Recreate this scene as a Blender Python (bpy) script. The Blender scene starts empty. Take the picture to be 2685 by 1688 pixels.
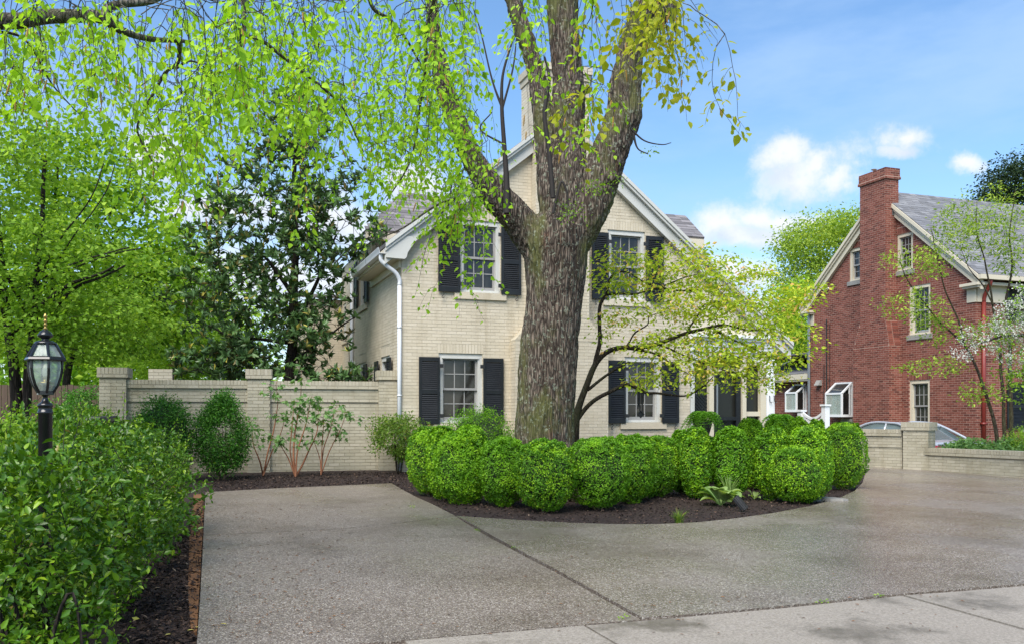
import bpy, bmesh, math, random
import numpy as np
from mathutils import Vector, Matrix, noise
from math import radians, sin, cos, pi

random.seed(7)
RNG = np.random.default_rng(7)
SC = bpy.context.scene
COL = SC.collection

# ------------------------------------------------------------------ camera, sky, sun, exposure
F, CX, HV, H = 2350.0, 1342.5, 1087.0, 1.6      # focal length, centre column and horizon row in photo pixels; eye height
TH = radians(19.7)                               # both houses are turned by this angle
cam_data = bpy.data.cameras.new('camera')
cam = bpy.data.objects.new('camera', cam_data)
COL.objects.link(cam)
cam.location = (0, 0, H)
cam.rotation_euler = (radians(90), 0, 0)
cam_data.sensor_width = 36.0
cam_data.lens = F / 2685.0 * 36.0
cam_data.shift_y = (HV - 844.0) / 2685.0
cam_data.clip_start, cam_data.clip_end = 0.05, 3000
SC.camera = cam

SUN_EL, SUN_AZ = radians(52), radians(200)       # azimuth clockwise from +Y (the view direction)
world = bpy.data.worlds.new('World')
SC.world = world
world.use_nodes = True
def build_world():
    nt = world.node_tree
    nt.nodes.clear()
    N, L = nt.nodes.new, nt.links.new
    out = N('ShaderNodeOutputWorld')
    bg = N('ShaderNodeBackground')
    L(bg.outputs[0], out.inputs[0])
    sky = N('ShaderNodeTexSky')
    sky.sky_type = 'NISHITA'
    sky.sun_disc = False
    sky.sun_elevation = SUN_EL
    sky.sun_rotation = SUN_AZ
    sky.air_density, sky.dust_density, sky.ozone_density = 1.0, 0.3, 3.0
    tc = N('ShaderNodeTexCoord')
    def math_(op, a, b=None, c=None, clamp=False):
        m = N('ShaderNodeMath'); m.operation = op; m.use_clamp = clamp
        for i, x in enumerate((a, b, c)):
            if x is None: continue
            if isinstance(x, (int, float)): m.inputs[i].default_value = x
            else: L(x, m.inputs[i])
        return m.outputs[0]
    def vmath(op, a, b=None):
        m = N('ShaderNodeVectorMath'); m.operation = op
        for i, x in enumerate((a, b)):
            if x is None: continue
            if isinstance(x, (tuple, list, Vector)): m.inputs[i].default_value = x
            else: L(x, m.inputs[i])
        return m
    def noise_(vec, scale, detail=6, rough=.6):
        n = N('ShaderNodeTexNoise'); n.inputs['Scale'].default_value = scale
        n.inputs['Detail'].default_value = detail; n.inputs['Roughness'].default_value = rough
        L(vec, n.inputs['Vector']); return n
    def ramp(x, lo, hi):
        m = N('ShaderNodeMapRange'); m.interpolation_type = 'SMOOTHSTEP'
        m.inputs[1].default_value = lo; m.inputs[2].default_value = hi
        L(x, m.inputs[0]); return m.outputs[0]
    d = tc.outputs['Generated']
    warp = noise_(d, 9, 6, .62)
    off = vmath('SCALE', vmath('SUBTRACT', warp.outputs['Color'], (.5, .5, .5)).outputs[0]); off.inputs['Scale'].default_value = .07
    dw = vmath('ADD', d, off.outputs[0]).outputs[0]
    # single fair-weather clouds, by compass direction and height; more of them stand outside the picture
    clouds = [(2125, 465, .058, .026), (2075, 425, .034, .020), (2150, 440, .030, .018), (2195, 478, .036, .016),
              (1890, 585, .040, .022), (1985, 560, .050, .022), (2060, 565, .040, .018), (1960, 610, .085, .020), (2130, 560, .030, .012),
              (2365, 385, .026, .019), (2350, 425, .020, .010), (2530, 440, .018, .013),
              (1900, 720, .11, .022), (2070, 800, .12, .026), (560, 560, .09, .03), (880, 600, .12, .045),
              (1100, 480, .05, .03), (420, 420, .04, .03), (700, 760, .2, .05)]
    rr = random.Random(5)
    dirs = []
    for (u, v, ra, rb) in clouds:
        dirs.append((Vector(((u - CX) / F, 1, (HV - v) / F)).normalized(), ra, rb))
    for k in range(9):
        a = radians(55 + k * 250 / 9); e = radians(rr.uniform(8, 26))
        dirs.append((Vector((sin(a) * cos(e), cos(a) * cos(e), sin(e))), rr.uniform(.06, .16), rr.uniform(.03, .06)))
    def density(vec):
        total = None
        for dv, ra, rb in dirs:
            s_ = vmath('SUBTRACT', vec, tuple(dv)).outputs[0]
            s2 = vmath('MULTIPLY', s_, (1 / ra, 1 / ra, 1 / rb)).outputs[0]
            ln = vmath('LENGTH', s2).outputs['Value']
            m = math_('SUBTRACT', 1.02, ln)
            total = m if total is None else math_('MAXIMUM', total, m)
        return total
    n1 = noise_(d, 22, 7, .66)
    wig = math_('MULTIPLY', math_('SUBTRACT', n1.outputs[0], .5), 1.8)
    cum = math_('MULTIPLY', ramp(math_('ADD', density(dw), wig), -.15, .9), .92)
    above = ramp(math_('ADD', density(vmath('ADD', dw, (0, 0, .016)).outputs[0]), wig), .25, 1.1)
    st = vmath('MULTIPLY', d, (1.0, 1.0, 3.2)).outputs[0]
    wisp = noise_(st, 2.6, 7, .55)
    cirrus = math_('ADD', math_('MULTIPLY', ramp(wisp.outputs[0], .44, .68), .50), .08)
    # near the horizon the sky grows milky
    sep = N('ShaderNodeSeparateXYZ'); L(d, sep.inputs[0])
    low = math_('MULTIPLY', math_('SUBTRACT', 1.0, ramp(sep.outputs[2], .0, .38)), .42)
    veil = math_('MAXIMUM', cirrus, low)
    shade = noise_(d, 13, 4, .5)
    ccol = N('ShaderNodeMix'); ccol.data_type = 'RGBA'
    ccol.inputs[6].default_value = (3.1, 3.55, 4.3, 1); ccol.inputs[7].default_value = (4.6, 4.65, 4.8, 1)
    L(math_('SUBTRACT', 1.0, math_('MULTIPLY', above, math_('ADD', .45, math_('MULTIPLY', shade.outputs[0], .7)), None, True), None, True), ccol.inputs[0])
    hs = N('ShaderNodeHueSaturation'); hs.inputs['Saturation'].default_value = 1.16; hs.inputs['Value'].default_value = 1.0
    L(sky.outputs[0], hs.inputs['Color'])
    m1 = N('ShaderNodeMix'); m1.data_type = 'RGBA'
    tint = N('ShaderNodeMix'); tint.data_type = 'RGBA'; tint.blend_type = 'MULTIPLY'; tint.inputs[0].default_value = 1.0; tint.inputs[7].default_value = (1.06, 1.03, 1.0, 1)
    L(hs.outputs[0], tint.inputs[6]); L(veil, m1.inputs[0]); L(tint.outputs[2], m1.inputs[6]); m1.inputs[7].default_value = (2.4, 3.4, 4.9, 1)
    m2 = N('ShaderNodeMix'); m2.data_type = 'RGBA'
    L(cum, m2.inputs[0]); L(m1.outputs[2], m2.inputs[6]); L(ccol.outputs[2], m2.inputs[7])
    L(m2.outputs[2], bg.inputs[0])
    bg.inputs[1].default_value = 0.092
build_world()

sun_data = bpy.data.lights.new('sun', 'SUN')
sun_data.energy = 2.6
sun_data.angle = radians(45)
sun_data.color = (1.0, .94, .86)
sun = bpy.data.objects.new('sun', sun_data)
COL.objects.link(sun)
sd = Vector((sin(SUN_AZ) * cos(SUN_EL), cos(SUN_AZ) * cos(SUN_EL), sin(SUN_EL)))
sun.rotation_euler = sd.to_track_quat('Z', 'Y').to_euler()
sun.location = (0, -10, 30)

SC.view_settings.view_transform = 'Standard'
SC.view_settings.look = 'None'
SC.view_settings.gamma = 1.0
SC.view_settings.use_curve_mapping = False
SC.view_settings.exposure = 1.3
SC.render.engine = 'CYCLES'
SC.cycles.max_bounces = 6
SC.cycles.diffuse_bounces = 3
SC.cycles.glossy_bounces = 2
SC.cycles.transmission_bounces = 4
SC.cycles.transparent_max_bounces = 8
SC.cycles.use_denoising = True

# ------------------------------------------------------------------ positions
def at(u, v, Y):
    """photo pixel + distance along the view -> point"""
    return Vector(((u - CX) / F * Y, Y, H + (HV - v) / F * Y))
WALLR = [at(2190, HV, 22.6), at(2400, HV, 21.2), at(2800, HV, 18.1)]
def wall_line_y(x):
    p = [(q.x, q.y) for q in WALLR]
    if x <= p[0][0]: return p[0][1] + (p[0][0] - x) * .55
    if x >= p[-1][0]: return p[-1][1] - (x - p[-1][0]) * .9
    for a, b in zip(p, p[1:]):
        if a[0] <= x <= b[0]:
            return a[1] + (b[1] - a[1]) * (x - a[0]) / (b[0] - a[0])
def g(x, y):
    """height of the yard: it rises gently towards the cream house"""
    yc = min(max(y, 0), 24)
    k = .0245 - .0009 * min(max(x + 3, 0), 13)
    return yc * k
def ground_at(u, v, dz=0.0):
    Y = 10.0
    for _ in range(30):
        p = at(u, v, Y)
        h = H - g(p.x, Y) - dz
        Y = .5 * Y + .5 * min(60, h * F / max(v - HV, 8))
    p = at(u, v, Y)
    return Vector((p.x, p.y, g(p.x, p.y)))

# ------------------------------------------------------------------ materials
def new_mat(name):
    m = bpy.data.materials.new(name)
    m.use_nodes = True
    nt = m.node_tree
    nt.nodes.clear()
    out = nt.nodes.new('ShaderNodeOutputMaterial')
    return m, nt, out
class NT:
    def __init__(s, nt): s.nt = nt
    def n(s, t, **kw):
        x = s.nt.nodes.new(t)
        for k, v in kw.items(): setattr(x, k, v)
        return x
    def l(s, a, b): s.nt.links.new(a, b)
    def math(s, op, a, b=None, clamp=False):
        m = s.n('ShaderNodeMath', operation=op, use_clamp=clamp)
        for i, x in enumerate((a, b)):
            if x is None: continue
            if isinstance(x, (int, float)): m.inputs[i].default_value = x
            else: s.l(x, m.inputs[i])
        return m.outputs[0]
    def pos(s, scale=(1, 1, 1)):
        p = s.n('ShaderNodeNewGeometry')
        mp = s.n('ShaderNodeVectorMath', operation='MULTIPLY')
        s.l(p.outputs['Position'], mp.inputs[0]); mp.inputs[1].default_value = scale
        return mp.outputs[0]
    def noise(s, vec, scale, detail=4, rough=.55):
        n = s.n('ShaderNodeTexNoise')
        n.inputs['Scale'].default_value = scale; n.inputs['Detail'].default_value = detail; n.inputs['Roughness'].default_value = rough
        s.l(vec, n.inputs['Vector']); return n.outputs[0]
    def mix(s, f, a, b, mode='MIX'):
        m = s.n('ShaderNodeMix', data_type='RGBA', blend_type=mode)
        for i, x in ((0, f), (6, a), (7, b)):
            if isinstance(x, (int, float)): m.inputs[i].default_value = x
            elif isinstance(x, (tuple, list)): m.inputs[i].default_value = tuple(x) + ((1,) if len(x) == 3 else ())
            else: s.l(x, m.inputs[i])
        return m.outputs[2]
    def rng(s, x, a, b, c=0.0, d=1.0, smooth=False):
        m = s.n('ShaderNodeMapRange')
        if smooth: m.interpolation_type = 'SMOOTHSTEP'
        for i, q in enumerate((a, b, c, d)): m.inputs[i + 1].default_value = q
        s.l(x, m.inputs[0]); return m.outputs[0]
    def ramp(s, x, stops):
        r = s.n('ShaderNodeValToRGB')
        e = r.color_ramp.elements
        while len(e) < len(stops): e.new(.5)
        for q, (p, c) in zip(e, stops): q.position = p; q.color = tuple(c) + (1,)
        s.l(x, r.inputs[0]); return r.outputs[0]
    def rnd(s):
        a = s.n('ShaderNodeAttribute', attribute_name='rnd')
        o = s.n('ShaderNodeObjectInfo')
        return s.math('FRACT', s.math('ADD', a.outputs['Fac'], o.outputs['Random']))
    def bsdf(s, col, rough, out, bump=None, bdist=.01, bstr=.5, spec=.5, metal=0, coat=0):
        b = s.n('ShaderNodeBsdfPrincipled')
        if isinstance(col, (tuple, list)): b.inputs['Base Color'].default_value = tuple(col)[:3] + (1,)
        else: s.l(col, b.inputs['Base Color'])
        if isinstance(rough, (int, float)): b.inputs['Roughness'].default_value = rough
        else: s.l(rough, b.inputs['Roughness'])
        b.inputs['Specular IOR Level'].default_value = spec
        b.inputs['Metallic'].default_value = metal
        b.inputs['Coat Weight'].default_value = coat
        if bump is not None:
            bp = s.n('ShaderNodeBump')
            bp.inputs['Distance'].default_value = bdist; bp.inputs['Strength'].default_value = bstr
            s.l(bump, bp.inputs['Height']); s.l(bp.outputs[0], b.inputs['Normal'])
        if out is not None: s.l(b.outputs[0], out.inputs[0])
        return b
def pmat(name, col, rough=.6, var=.12, scale=3.0, bump=0.0, bscale=60, spec=.5, metal=0, dirt=None, dirt_scale=.8, stretch=(1, 1, 1), coat=0):
    m, nt, out = new_mat(name); t = NT(nt)
    p = t.pos(stretch)
    n1 = t.noise(p, scale, 5)
    c = t.mix(n1, tuple(x * (1 - var) for x in col), tuple(min(1, x * (1 + var)) for x in col))
    if dirt:
        c = t.mix(t.math('MULTIPLY', t.rng(t.noise(p, dirt_scale, 6, .65), .45, .75, smooth=True), .6), c, dirt)
    b = t.noise(p, bscale, 3) if bump else None
    t.bsdf(c, rough, out, b, .01, bump, spec, metal, coat)
    return m
def leafmat(name, stops, rough=.45, trans=.35, spec=.4, tcol=None):
    m, nt, out = new_mat(name); t = NT(nt)
    r = t.rnd()
    c = t.ramp(r, stops)
    c = t.mix(t.rng(t.noise(t.pos(), .55, 3), .3, .7), t.mix(1.0, c, (.80, .84, .78), 'MULTIPLY'), c)
    b = t.bsdf(c, rough + .06, None, None, spec=spec * .6)
    tr = t.n('ShaderNodeBsdfTranslucent')
    if tcol: t.l(t.mix(1.0, c, tcol, 'MULTIPLY'), tr.inputs[0])
    else: t.l(t.mix(1.0, c, (1.5, 1.5, .55), 'MULTIPLY'), tr.inputs[0])
    mx = t.n('ShaderNodeMixShader'); mx.inputs[0].default_value = trans
    t.l(b.outputs[0], mx.inputs[1]); t.l(tr.outputs[0], mx.inputs[2]); t.l(mx.outputs[0], out.inputs[0])
    return m
def brickmat(name, stops, rough, patch, patch_scale, bump=.25, spec=.35, fac=.5):
    m, nt, out = new_mat(name); t = NT(nt)
    c = t.ramp(t.rnd(), stops)
    p = t.pos()
    c = t.mix(t.math('MULTIPLY', t.rng(t.noise(p, patch_scale, 6, .65), .48, .78, smooth=True), fac), c, patch)
    c = t.mix(t.math('MULTIPLY', t.noise(p, 40, 4), .25), c, t.mix(1.0, c, (.6, .6, .6), 'MULTIPLY'))
    c = t.mix(t.math('MULTIPLY', t.rng(t.noise(t.pos((2.6, 2.6, .32)), 1.3, 5, .65), .50, .70, smooth=True), .45), c, t.mix(1.0, c, (.66, .62, .54), 'MULTIPLY'))
    t.bsdf(c, rough, out, t.noise(p, 90, 4), .006, bump, spec)
    return m
MAT = {}
def init_mats():
    A = MAT
    cream = (.62, .545, .405)
    A['cream'] = brickmat('painted_brick', [(0, (0.578, 0.508, 0.381)), (.5, (0.620, 0.547, 0.414)), (1, (0.659, 0.585, 0.454))], .55, (.42, .37, .27), .9, .3, .35, .5)
    A['cream_wall'] = pmat('painted_mortar_joint_shade', (.47, .425, .325), .7, .12, 4, .3, 80, .3, dirt=(.28, .23, .15), dirt_scale=1.3)  # same paint as the bricks, darkened to put joint shadow into the colour
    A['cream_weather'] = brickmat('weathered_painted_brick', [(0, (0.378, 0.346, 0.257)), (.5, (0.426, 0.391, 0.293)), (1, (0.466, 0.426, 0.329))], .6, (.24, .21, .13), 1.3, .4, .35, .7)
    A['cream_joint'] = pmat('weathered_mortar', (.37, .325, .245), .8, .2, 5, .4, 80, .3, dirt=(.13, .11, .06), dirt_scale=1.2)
    A['red'] = brickmat('red_brick', [(0, (0.119, 0.038, 0.027)), (.3, (0.186, 0.055, 0.036)), (.65, (0.224, 0.071, 0.048)), (1, (0.271, 0.095, 0.067))], .8, (.15, .05, .04), .6, .5, .3, .45)
    A['red_mortar'] = pmat('pink_mortar', (.40, .265, .205), .9, .15, 5, .3, 80, .2, dirt=(.33, .21, .165))
    A['white'] = pmat('white_paint', (.56, .56, .52), .45, .06, 2, .05, 60, .4, dirt=(.45, .44, .38), dirt_scale=1.2)
    A['bright_white'] = pmat('bright_white_paint', (.76, .77, .76), .4, .05, 2, .0, 60, .45)
    A['grey_sash'] = pmat('grey_sash_paint', (.30, .295, .28), .5, .06, 2, .0, 60, .4)
    A['trim_cream'] = pmat('cream_trim_paint', (.60, .54, .41), .5, .08, 2, .05, 60, .4)
    A['black_paint'] = pmat('black_shutter_paint', (.011, .013, .015), .45, .2, 3, .05, 80, .4, dirt=(.022, .025, .027), dirt_scale=3)
    A['lamp_black'] = pmat('gloss_black_metal', (.011, .011, .012), .22, .2, 8, .02, 90, .55)
    A['iron'] = pmat('dark_iron', (.02, .02, .02), .5, .2, 8)
    A['brass'] = pmat('weathered_brass', (.46, .31, .09), .32, .25, 25, .05, 90, .5, metal=.9)
    m, nt, out = new_mat('window_glass'); t = NT(nt)
    c = t.mix(t.rng(t.noise(t.pos((1, 1, .6)), 2.2, 4), .35, .7), (.012, .012, .011), (.05, .048, .042))
    t.bsdf(c, .06, out, t.noise(t.pos(), 1.6, 2), .01, .08, .55); A['glass'] = m
    m, nt, out = new_mat('lamp_glass'); t = NT(nt)
    b = t.bsdf((.72, .80, .74), .05, None, None, spec=.5)
    tr = t.n('ShaderNodeBsdfTransparent'); tr.inputs[0].default_value = (.80, .86, .80, 1)
    mx = t.n('ShaderNodeMixShader'); t.l(t.rng(t.noise(t.pos(), 22, 4), .3, .8, .22, .45), mx.inputs[0])
    t.l(tr.outputs[0], mx.inputs[1]); t.l(b.outputs[0], mx.inputs[2]); t.l(mx.outputs[0], out.inputs[0]); A['lampglass'] = m
    A['bulb'] = pmat('frosted_bulb', (.75, .72, .60), .3, .05, 9)
    A['screen'] = pmat('porch_screen', (.020, .021, .018), .3, .4, 1.6, 0, 60, .5)
    A['shingle'] = brickmat('grey_shingle', [(0, (.12, .115, .12)), (.5, (.19, .18, .185)), (1, (.27, .255, .26))], .85, (.15, .14, .14), 1.5, .6, .25)
    A['slate'] = brickmat('blue_grey_shingle', [(0, (.145, .147, .155)), (.5, (.195, .198, .208)), (1, (.25, .253, .262))], .8, (.2, .2, .22), 1.5, .5, .25)
    A['roofdeck'] = pmat('dark_roof_felt', (.05, .05, .05), .9)
    A['lead'] = pmat('dull_lead_flashing', (.15, .16, .16), .5, .3, 6, metal=.3)
    A['reddown'] = pmat('red_downspout_paint', (.20, .030, .022), .4, .12, 3, 0, 60, .45)
    A['greypipe'] = pmat('galvanised_pipe', (.30, .32, .33), .4, .15, 5, metal=.6)
    A['whitepipe'] = pmat('white_downspout_paint', (.62, .64, .66), .4, .05, 3)
    # exposed aggregate, damp in places
    def aggregate(name, tint, damp):
        m, nt, out = new_mat(name); t = NT(nt)
        p = t.pos()
        vo = t.n('ShaderNodeTexVoronoi'); vo.inputs['Scale'].default_value = 98; t.l(p, vo.inputs['Vector'])
        sp = t.n('ShaderNodeSeparateColor'); t.l(vo.outputs['Color'], sp.inputs[0])
        c = t.ramp(sp.outputs[0], [(0, (.035, .030, .026)), (.3, (.115, .092, .073)), (.65, (.215, .188, .160)), (.9, (.30, .285, .26)), (1, (.50, .475, .43))])
        c = t.mix(t.rng(vo.outputs['Distance'], .35, .75), c, (.12, .10, .085))
        c = t.mix(t.math('MULTIPLY', t.rng(t.noise(p, 34, 3, .6), .42, .62), .40), c, t.mix(1.0, c, (.62, .58, .53), 'MULTIPLY'))
        c = t.mix(1.0, c, tint, 'MULTIPLY')
        c = t.mix(t.math('MULTIPLY', t.rng(t.noise(p, .62, 7, .62), .43, .68, smooth=True), .62), c, t.mix(1.0, c, (.46, .42, .34), 'MULTIPLY'))
        c = t.mix(t.math('MULTIPLY', t.rng(t.noise(p, 7, 5, .7), .6, .8), .5), c, t.mix(1.0, c, (.70, .64, .55), 'MULTIPLY'))
        wet = t.rng(t.noise(p, .42, 5, .6), damp, damp + .25, smooth=True)
        r = t.rng(wet, 0, 1, .42, .13)
        hgt = t.math('ADD', t.math('MULTIPLY', vo.outputs['Distance'], -1.0), t.math('MULTIPLY', t.noise(p, 3, 4), .8))
        t.bsdf(c, r, out, hgt, .005, .38, .6)
        return m
    A['aggregate'] = aggregate('exposed_aggregate', (1.45, 1.43, 1.39), .36)
    A['aggregate_pad'] = aggregate('exposed_aggregate_pad', (1.32, 1.28, 1.22), .46)
    m, nt, out = new_mat('sidewalk_concrete'); t = NT(nt); p = t.pos()
    c = t.mix(t.rng(t.noise(p, 55, 4, .8), .3, .7), (.15, .128, .10), (.38, .34, .285))
    c = t.mix(t.math('MULTIPLY', t.rng(t.noise(p, .9, 6, .65), .5, .66, smooth=True), .75), c, (.075, .060, .036))
    c = t.mix(t.math('MULTIPLY', t.rng(t.noise(p, 14, 5, .7), .62, .7), .6), c, (.12, .10, .07))
    t.bsdf(c, t.rng(t.noise(p, .9, 6, .65), .5, .66, .7, .4), out, t.noise(p, 220, 4), .004, .5, .45); A['concrete'] = m
    A['mulch'] = pmat('dark_bark_mulch', (.030, .019, .015), .85, .5, 18, 1.0, 45, .35)
    A['chip'] = brickmat('bark_chips', [(0, (.012, .008, .007)), (.5, (.032, .020, .016)), (.85, (.060, .036, .026)), (.97, (.12, .075, .05)), (1, (.26, .19, .13))], .8, (.02, .014, .012), 3, .3, .35)
    A['soil'] = pmat('rust_brown_soil', (.17, .085, .040), .9, .35, 9, .8, 60, .2, dirt=(.05, .03, .02), dirt_scale=3)
    A['ground'] = pmat('rough_lawn_ground', (.05, .065, .022), .9, .4, 1.5, .5, 12, .2, dirt=(.06, .045, .03))
    A['asphalt'] = pmat('old_asphalt', (.10, .095, .09), .8, .2, 2, .4, 90, .3)
    A['stone'] = pmat('grey_edging_stone', (.27, .26, .235), .75, .25, 6, .6, 30, .3)
    A['wood_fence'] = pmat('weathered_fence_wood', (.10, .07, .05), .8, .3, 3, .5, 40, .25, stretch=(6, 6, .5))
    # bark
    def bark(name, dark, light, moss, lich, sc, mossy=.5):
        m, nt, out = new_mat(name); t = NT(nt)
        p = t.pos((sc, sc, sc * .13))
        n1 = t.noise(p, 1.0, 6, .6)
        vo = t.n('ShaderNodeTexVoronoi', feature='DISTANCE_TO_EDGE'); vo.inputs['Scale'].default_value = 1.0
        wp = t.n('ShaderNodeVectorMath', operation='ADD'); nn = t.n('ShaderNodeTexNoise'); nn.inputs['Scale'].default_value = .9
        t.l(p, nn.inputs['Vector']); t.l(p, wp.inputs[0]); t.l(nn.outputs['Color'], wp.inputs[1]); t.l(wp.outputs[0], vo.inputs['Vector'])
        crack = t.rng(vo.outputs['Distance'], .0, .34)
        c = t.mix(crack, dark, light)
        c = t.mix(t.math('MULTIPLY', n1, .5), c, t.mix(1.0, c, (.55, .5, .45), 'MULTIPLY'))
        q = t.pos((1, 1, .45))
        c = t.mix(t.math('MULTIPLY', t.rng(t.noise(t.pos((1.6, 1.6, .22)), 1.5, 5, .6), .48, .66, smooth=True), .75), c, t.mix(1.0, c, (.40, .34, .30), 'MULTIPLY'))
        c = t.mix(t.math('MULTIPLY', t.rng(t.noise(t.pos((3, 3, .3)), 1.9, 4, .6), .60, .70, smooth=True), .5), c, t.mix(1.0, c, (1.5, .95, .70), 'MULTIPLY'))
        c = t.mix(t.math('MULTIPLY', t.rng(t.noise(q, 2.2, 5, .6), .46, .64, smooth=True), mossy), c, moss)
        c = t.mix(t.math('MULTIPLY', t.rng(t.noise(t.pos(), 16, 5, .75), .56, .63), .65 * mossy), c, lich)
        hh = t.math('ADD', crack, t.math('MULTIPLY', n1, .7))
        t.bsdf(c, .88, out, hh, .02, .8, .25)
        return m
    A['bark'] = bark('furrowed_bark', (.026, .018, .013), (.235, .19, .15), (.095, .10, .030), (.34, .38, .28), 28, .9)
    A['bark_dark'] = bark('dark_branch_bark', (.010, .008, .007), (.05, .04, .032), (.04, .045, .02), (.10, .11, .08), 30, .3)
    A['bark_grey'] = bark('grey_branch_bark', (.05, .045, .035), (.22, .20, .16), (.09, .10, .04), (.27, .28, .22), 30, .4)
    A['bark_dogwood'] = bark('brown_dogwood_bark', (.018, .013, .010), (.09, .068, .048), (.075, .08, .03), (.12, .13, .09), 40, .4)
    A['stem_red'] = pmat('papery_orange_brown_stems', (.24, .105, .055), .7, .35, 20, .4, 60, .2)
    A['stem_tan'] = pmat('tan_woody_stems', (.20, .145, .09), .8, .3, 20, .4, 60, .2)
    A['twig'] = pmat('dark_twigs', (.018, .014, .011), .8, .3, 9)
    A['core'] = pmat('dark_green_core', (.022, .042, .010), .95, .4, 9)  # solid bush filling, dark green like inner twigs and leaves
    # leaves
    A['l_over'] = leafmat('fresh_birch_leaves', [(0, (0.201, 0.400, 0.022)), (.4, (0.309, 0.553, 0.031)), (.75, (0.417, 0.659, 0.045)), (1, (0.556, 0.768, 0.076))], .5, .45, .35)
    A['l_yellow'] = leafmat('young_yellow_leaves', [(0, (0.288, 0.360, 0.024)), (.5, (0.432, 0.456, 0.036)), (1, (0.552, 0.480, 0.060))], .5, .45, .35)
    A['l_maple'] = leafmat('bright_maple_leaves', [(0, (0.103, 0.228, 0.020)), (.4, (0.196, 0.367, 0.027)), (.8, (0.323, 0.523, 0.044)), (1, (0.509, 0.663, 0.080))], .5, .4, .35)
    A['l_lime'] = leafmat('lime_green_leaves', [(0, (0.127, 0.244, 0.022)), (.5, (0.216, 0.379, 0.034)), (1, (0.331, 0.488, 0.063))], .5, .42, .3)
    A['l_magnolia'] = leafmat('glossy_magnolia_leaves', [(0, (0.059, 0.116, 0.036)), (.5, (0.096, 0.181, 0.055)), (.9, (0.155, 0.261, 0.080)), (.96, (0.222, 0.169, 0.062)), (1, (0.531, 0.460, 0.083))], .27, .10, .6)
    A['l_box'] = leafmat('boxwood_leaves', [(0, (0.063, 0.175, 0.007)), (.4, (0.124, 0.302, 0.012)), (.75, (0.219, 0.449, 0.015)), (1, (0.374, 0.608, 0.027))], .38, .28, .45)
    A['l_holly'] = leafmat('glossy_holly_leaves', [(0, (0.033, 0.085, 0.008)), (.45, (0.061, 0.154, 0.009)), (.8, (0.125, 0.249, 0.014)), (.965, (0.267, 0.398, 0.022)), (1, (.26, .19, .06))], .24, .22, .6)
    A['l_shrub'] = leafmat('deep_green_shrub_leaves', [(0, (0.032, 0.122, 0.015)), (.5, (0.061, 0.198, 0.020)), (1, (0.135, 0.334, 0.038))], .35, .25, .5)
    A['l_azalea'] = leafmat('olive_shrub_leaves', [(0, (0.083, 0.165, 0.024)), (.5, (0.150, 0.255, 0.033)), (.9, (0.270, 0.360, 0.053)), (1, (0.375, 0.255, 0.075))], .4, .3, .4)
    A['l_hydra'] = leafmat('soft_green_lobed_leaves', [(0, (0.092, 0.196, 0.063)), (.5, (0.138, 0.276, 0.086)), (1, (0.218, 0.356, 0.127))], .55, .35, .3)
    A['l_dog'] = leafmat('dogwood_leaves', [(0, (0.193, 0.302, 0.028)), (.35, (0.329, 0.458, 0.038)), (.7, (0.522, 0.605, 0.055)), (.84, (0.637, 0.584, 0.078)), (.93, (0.734, 0.449, 0.157)), (1, (0.950, 0.642, 0.408))], .5, .4, .35)
    A['l_pale'] = leafmat('pale_spring_leaves', [(0, (0.194, 0.314, 0.045)), (.5, (0.324, 0.461, 0.065)), (1, (0.503, 0.593, 0.103))], .55, .42, .3)
    A['l_dark'] = leafmat('dark_evergreen_leaves', [(0, (.016, .038, .014)), (1, (.050, .085, .026))], .5, .12, .4)
    A['l_flower'] = leafmat('white_blossom_petals', [(0, (.62, .62, .55)), (1, (.82, .82, .78))], .6, .3, .2, tcol=(1, 1, .9))
    A['l_fern'] = leafmat('bright_fern_fronds', [(0, (0.075, 0.225, 0.018)), (1, (0.195, 0.420, 0.045))], .5, .35, .35)
    A['l_hosta'] = leafmat('hosta_leaves', [(0, (0.204, 0.330, 0.108)), (1, (0.374, 0.495, 0.168))], .4, .3, .45)
    A['catkin'] = pmat('ochre_catkins', (.34, .20, .055), .8, .35, 60, .5, 200, .2)
    A['litter'] = pmat('brown_leaf_litter', (.16, .08, .035), .9, .4, 9)
    A['litter_y'] = pmat('yellow_fallen_leaf', (.45, .40, .10), .7, .2, 9)
    A['car_paint'] = pmat('silver_car_paint', (.55, .57, .60), .25, .04, 2, 0, 60, .6, metal=.25, coat=.8)
    A['car_glass'] = pmat('sky_paled_car_glass', (.13, .17, .17), .05, .3, 3, 0, 60, .7)  # base colour made paler to stand for sky reflected in the windows
    A['tail'] = pmat('red_tail_lamp', (.48, .008, .012), .15, .1, 5, 0, 60, .6, coat=.5)
    A['rubber'] = pmat('black_rubber', (.015, .015, .015), .7)
    A['plastic_dark'] = pmat('dark_grey_plastic', (.028, .028, .028), .45, .15, 6)
    A['terracotta'] = pmat('terracotta', (.40, .17, .09), .8, .15, 8)
    A['orange'] = pmat('orange_plastic', (.5, .08, .02), .5)
init_mats()
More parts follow.
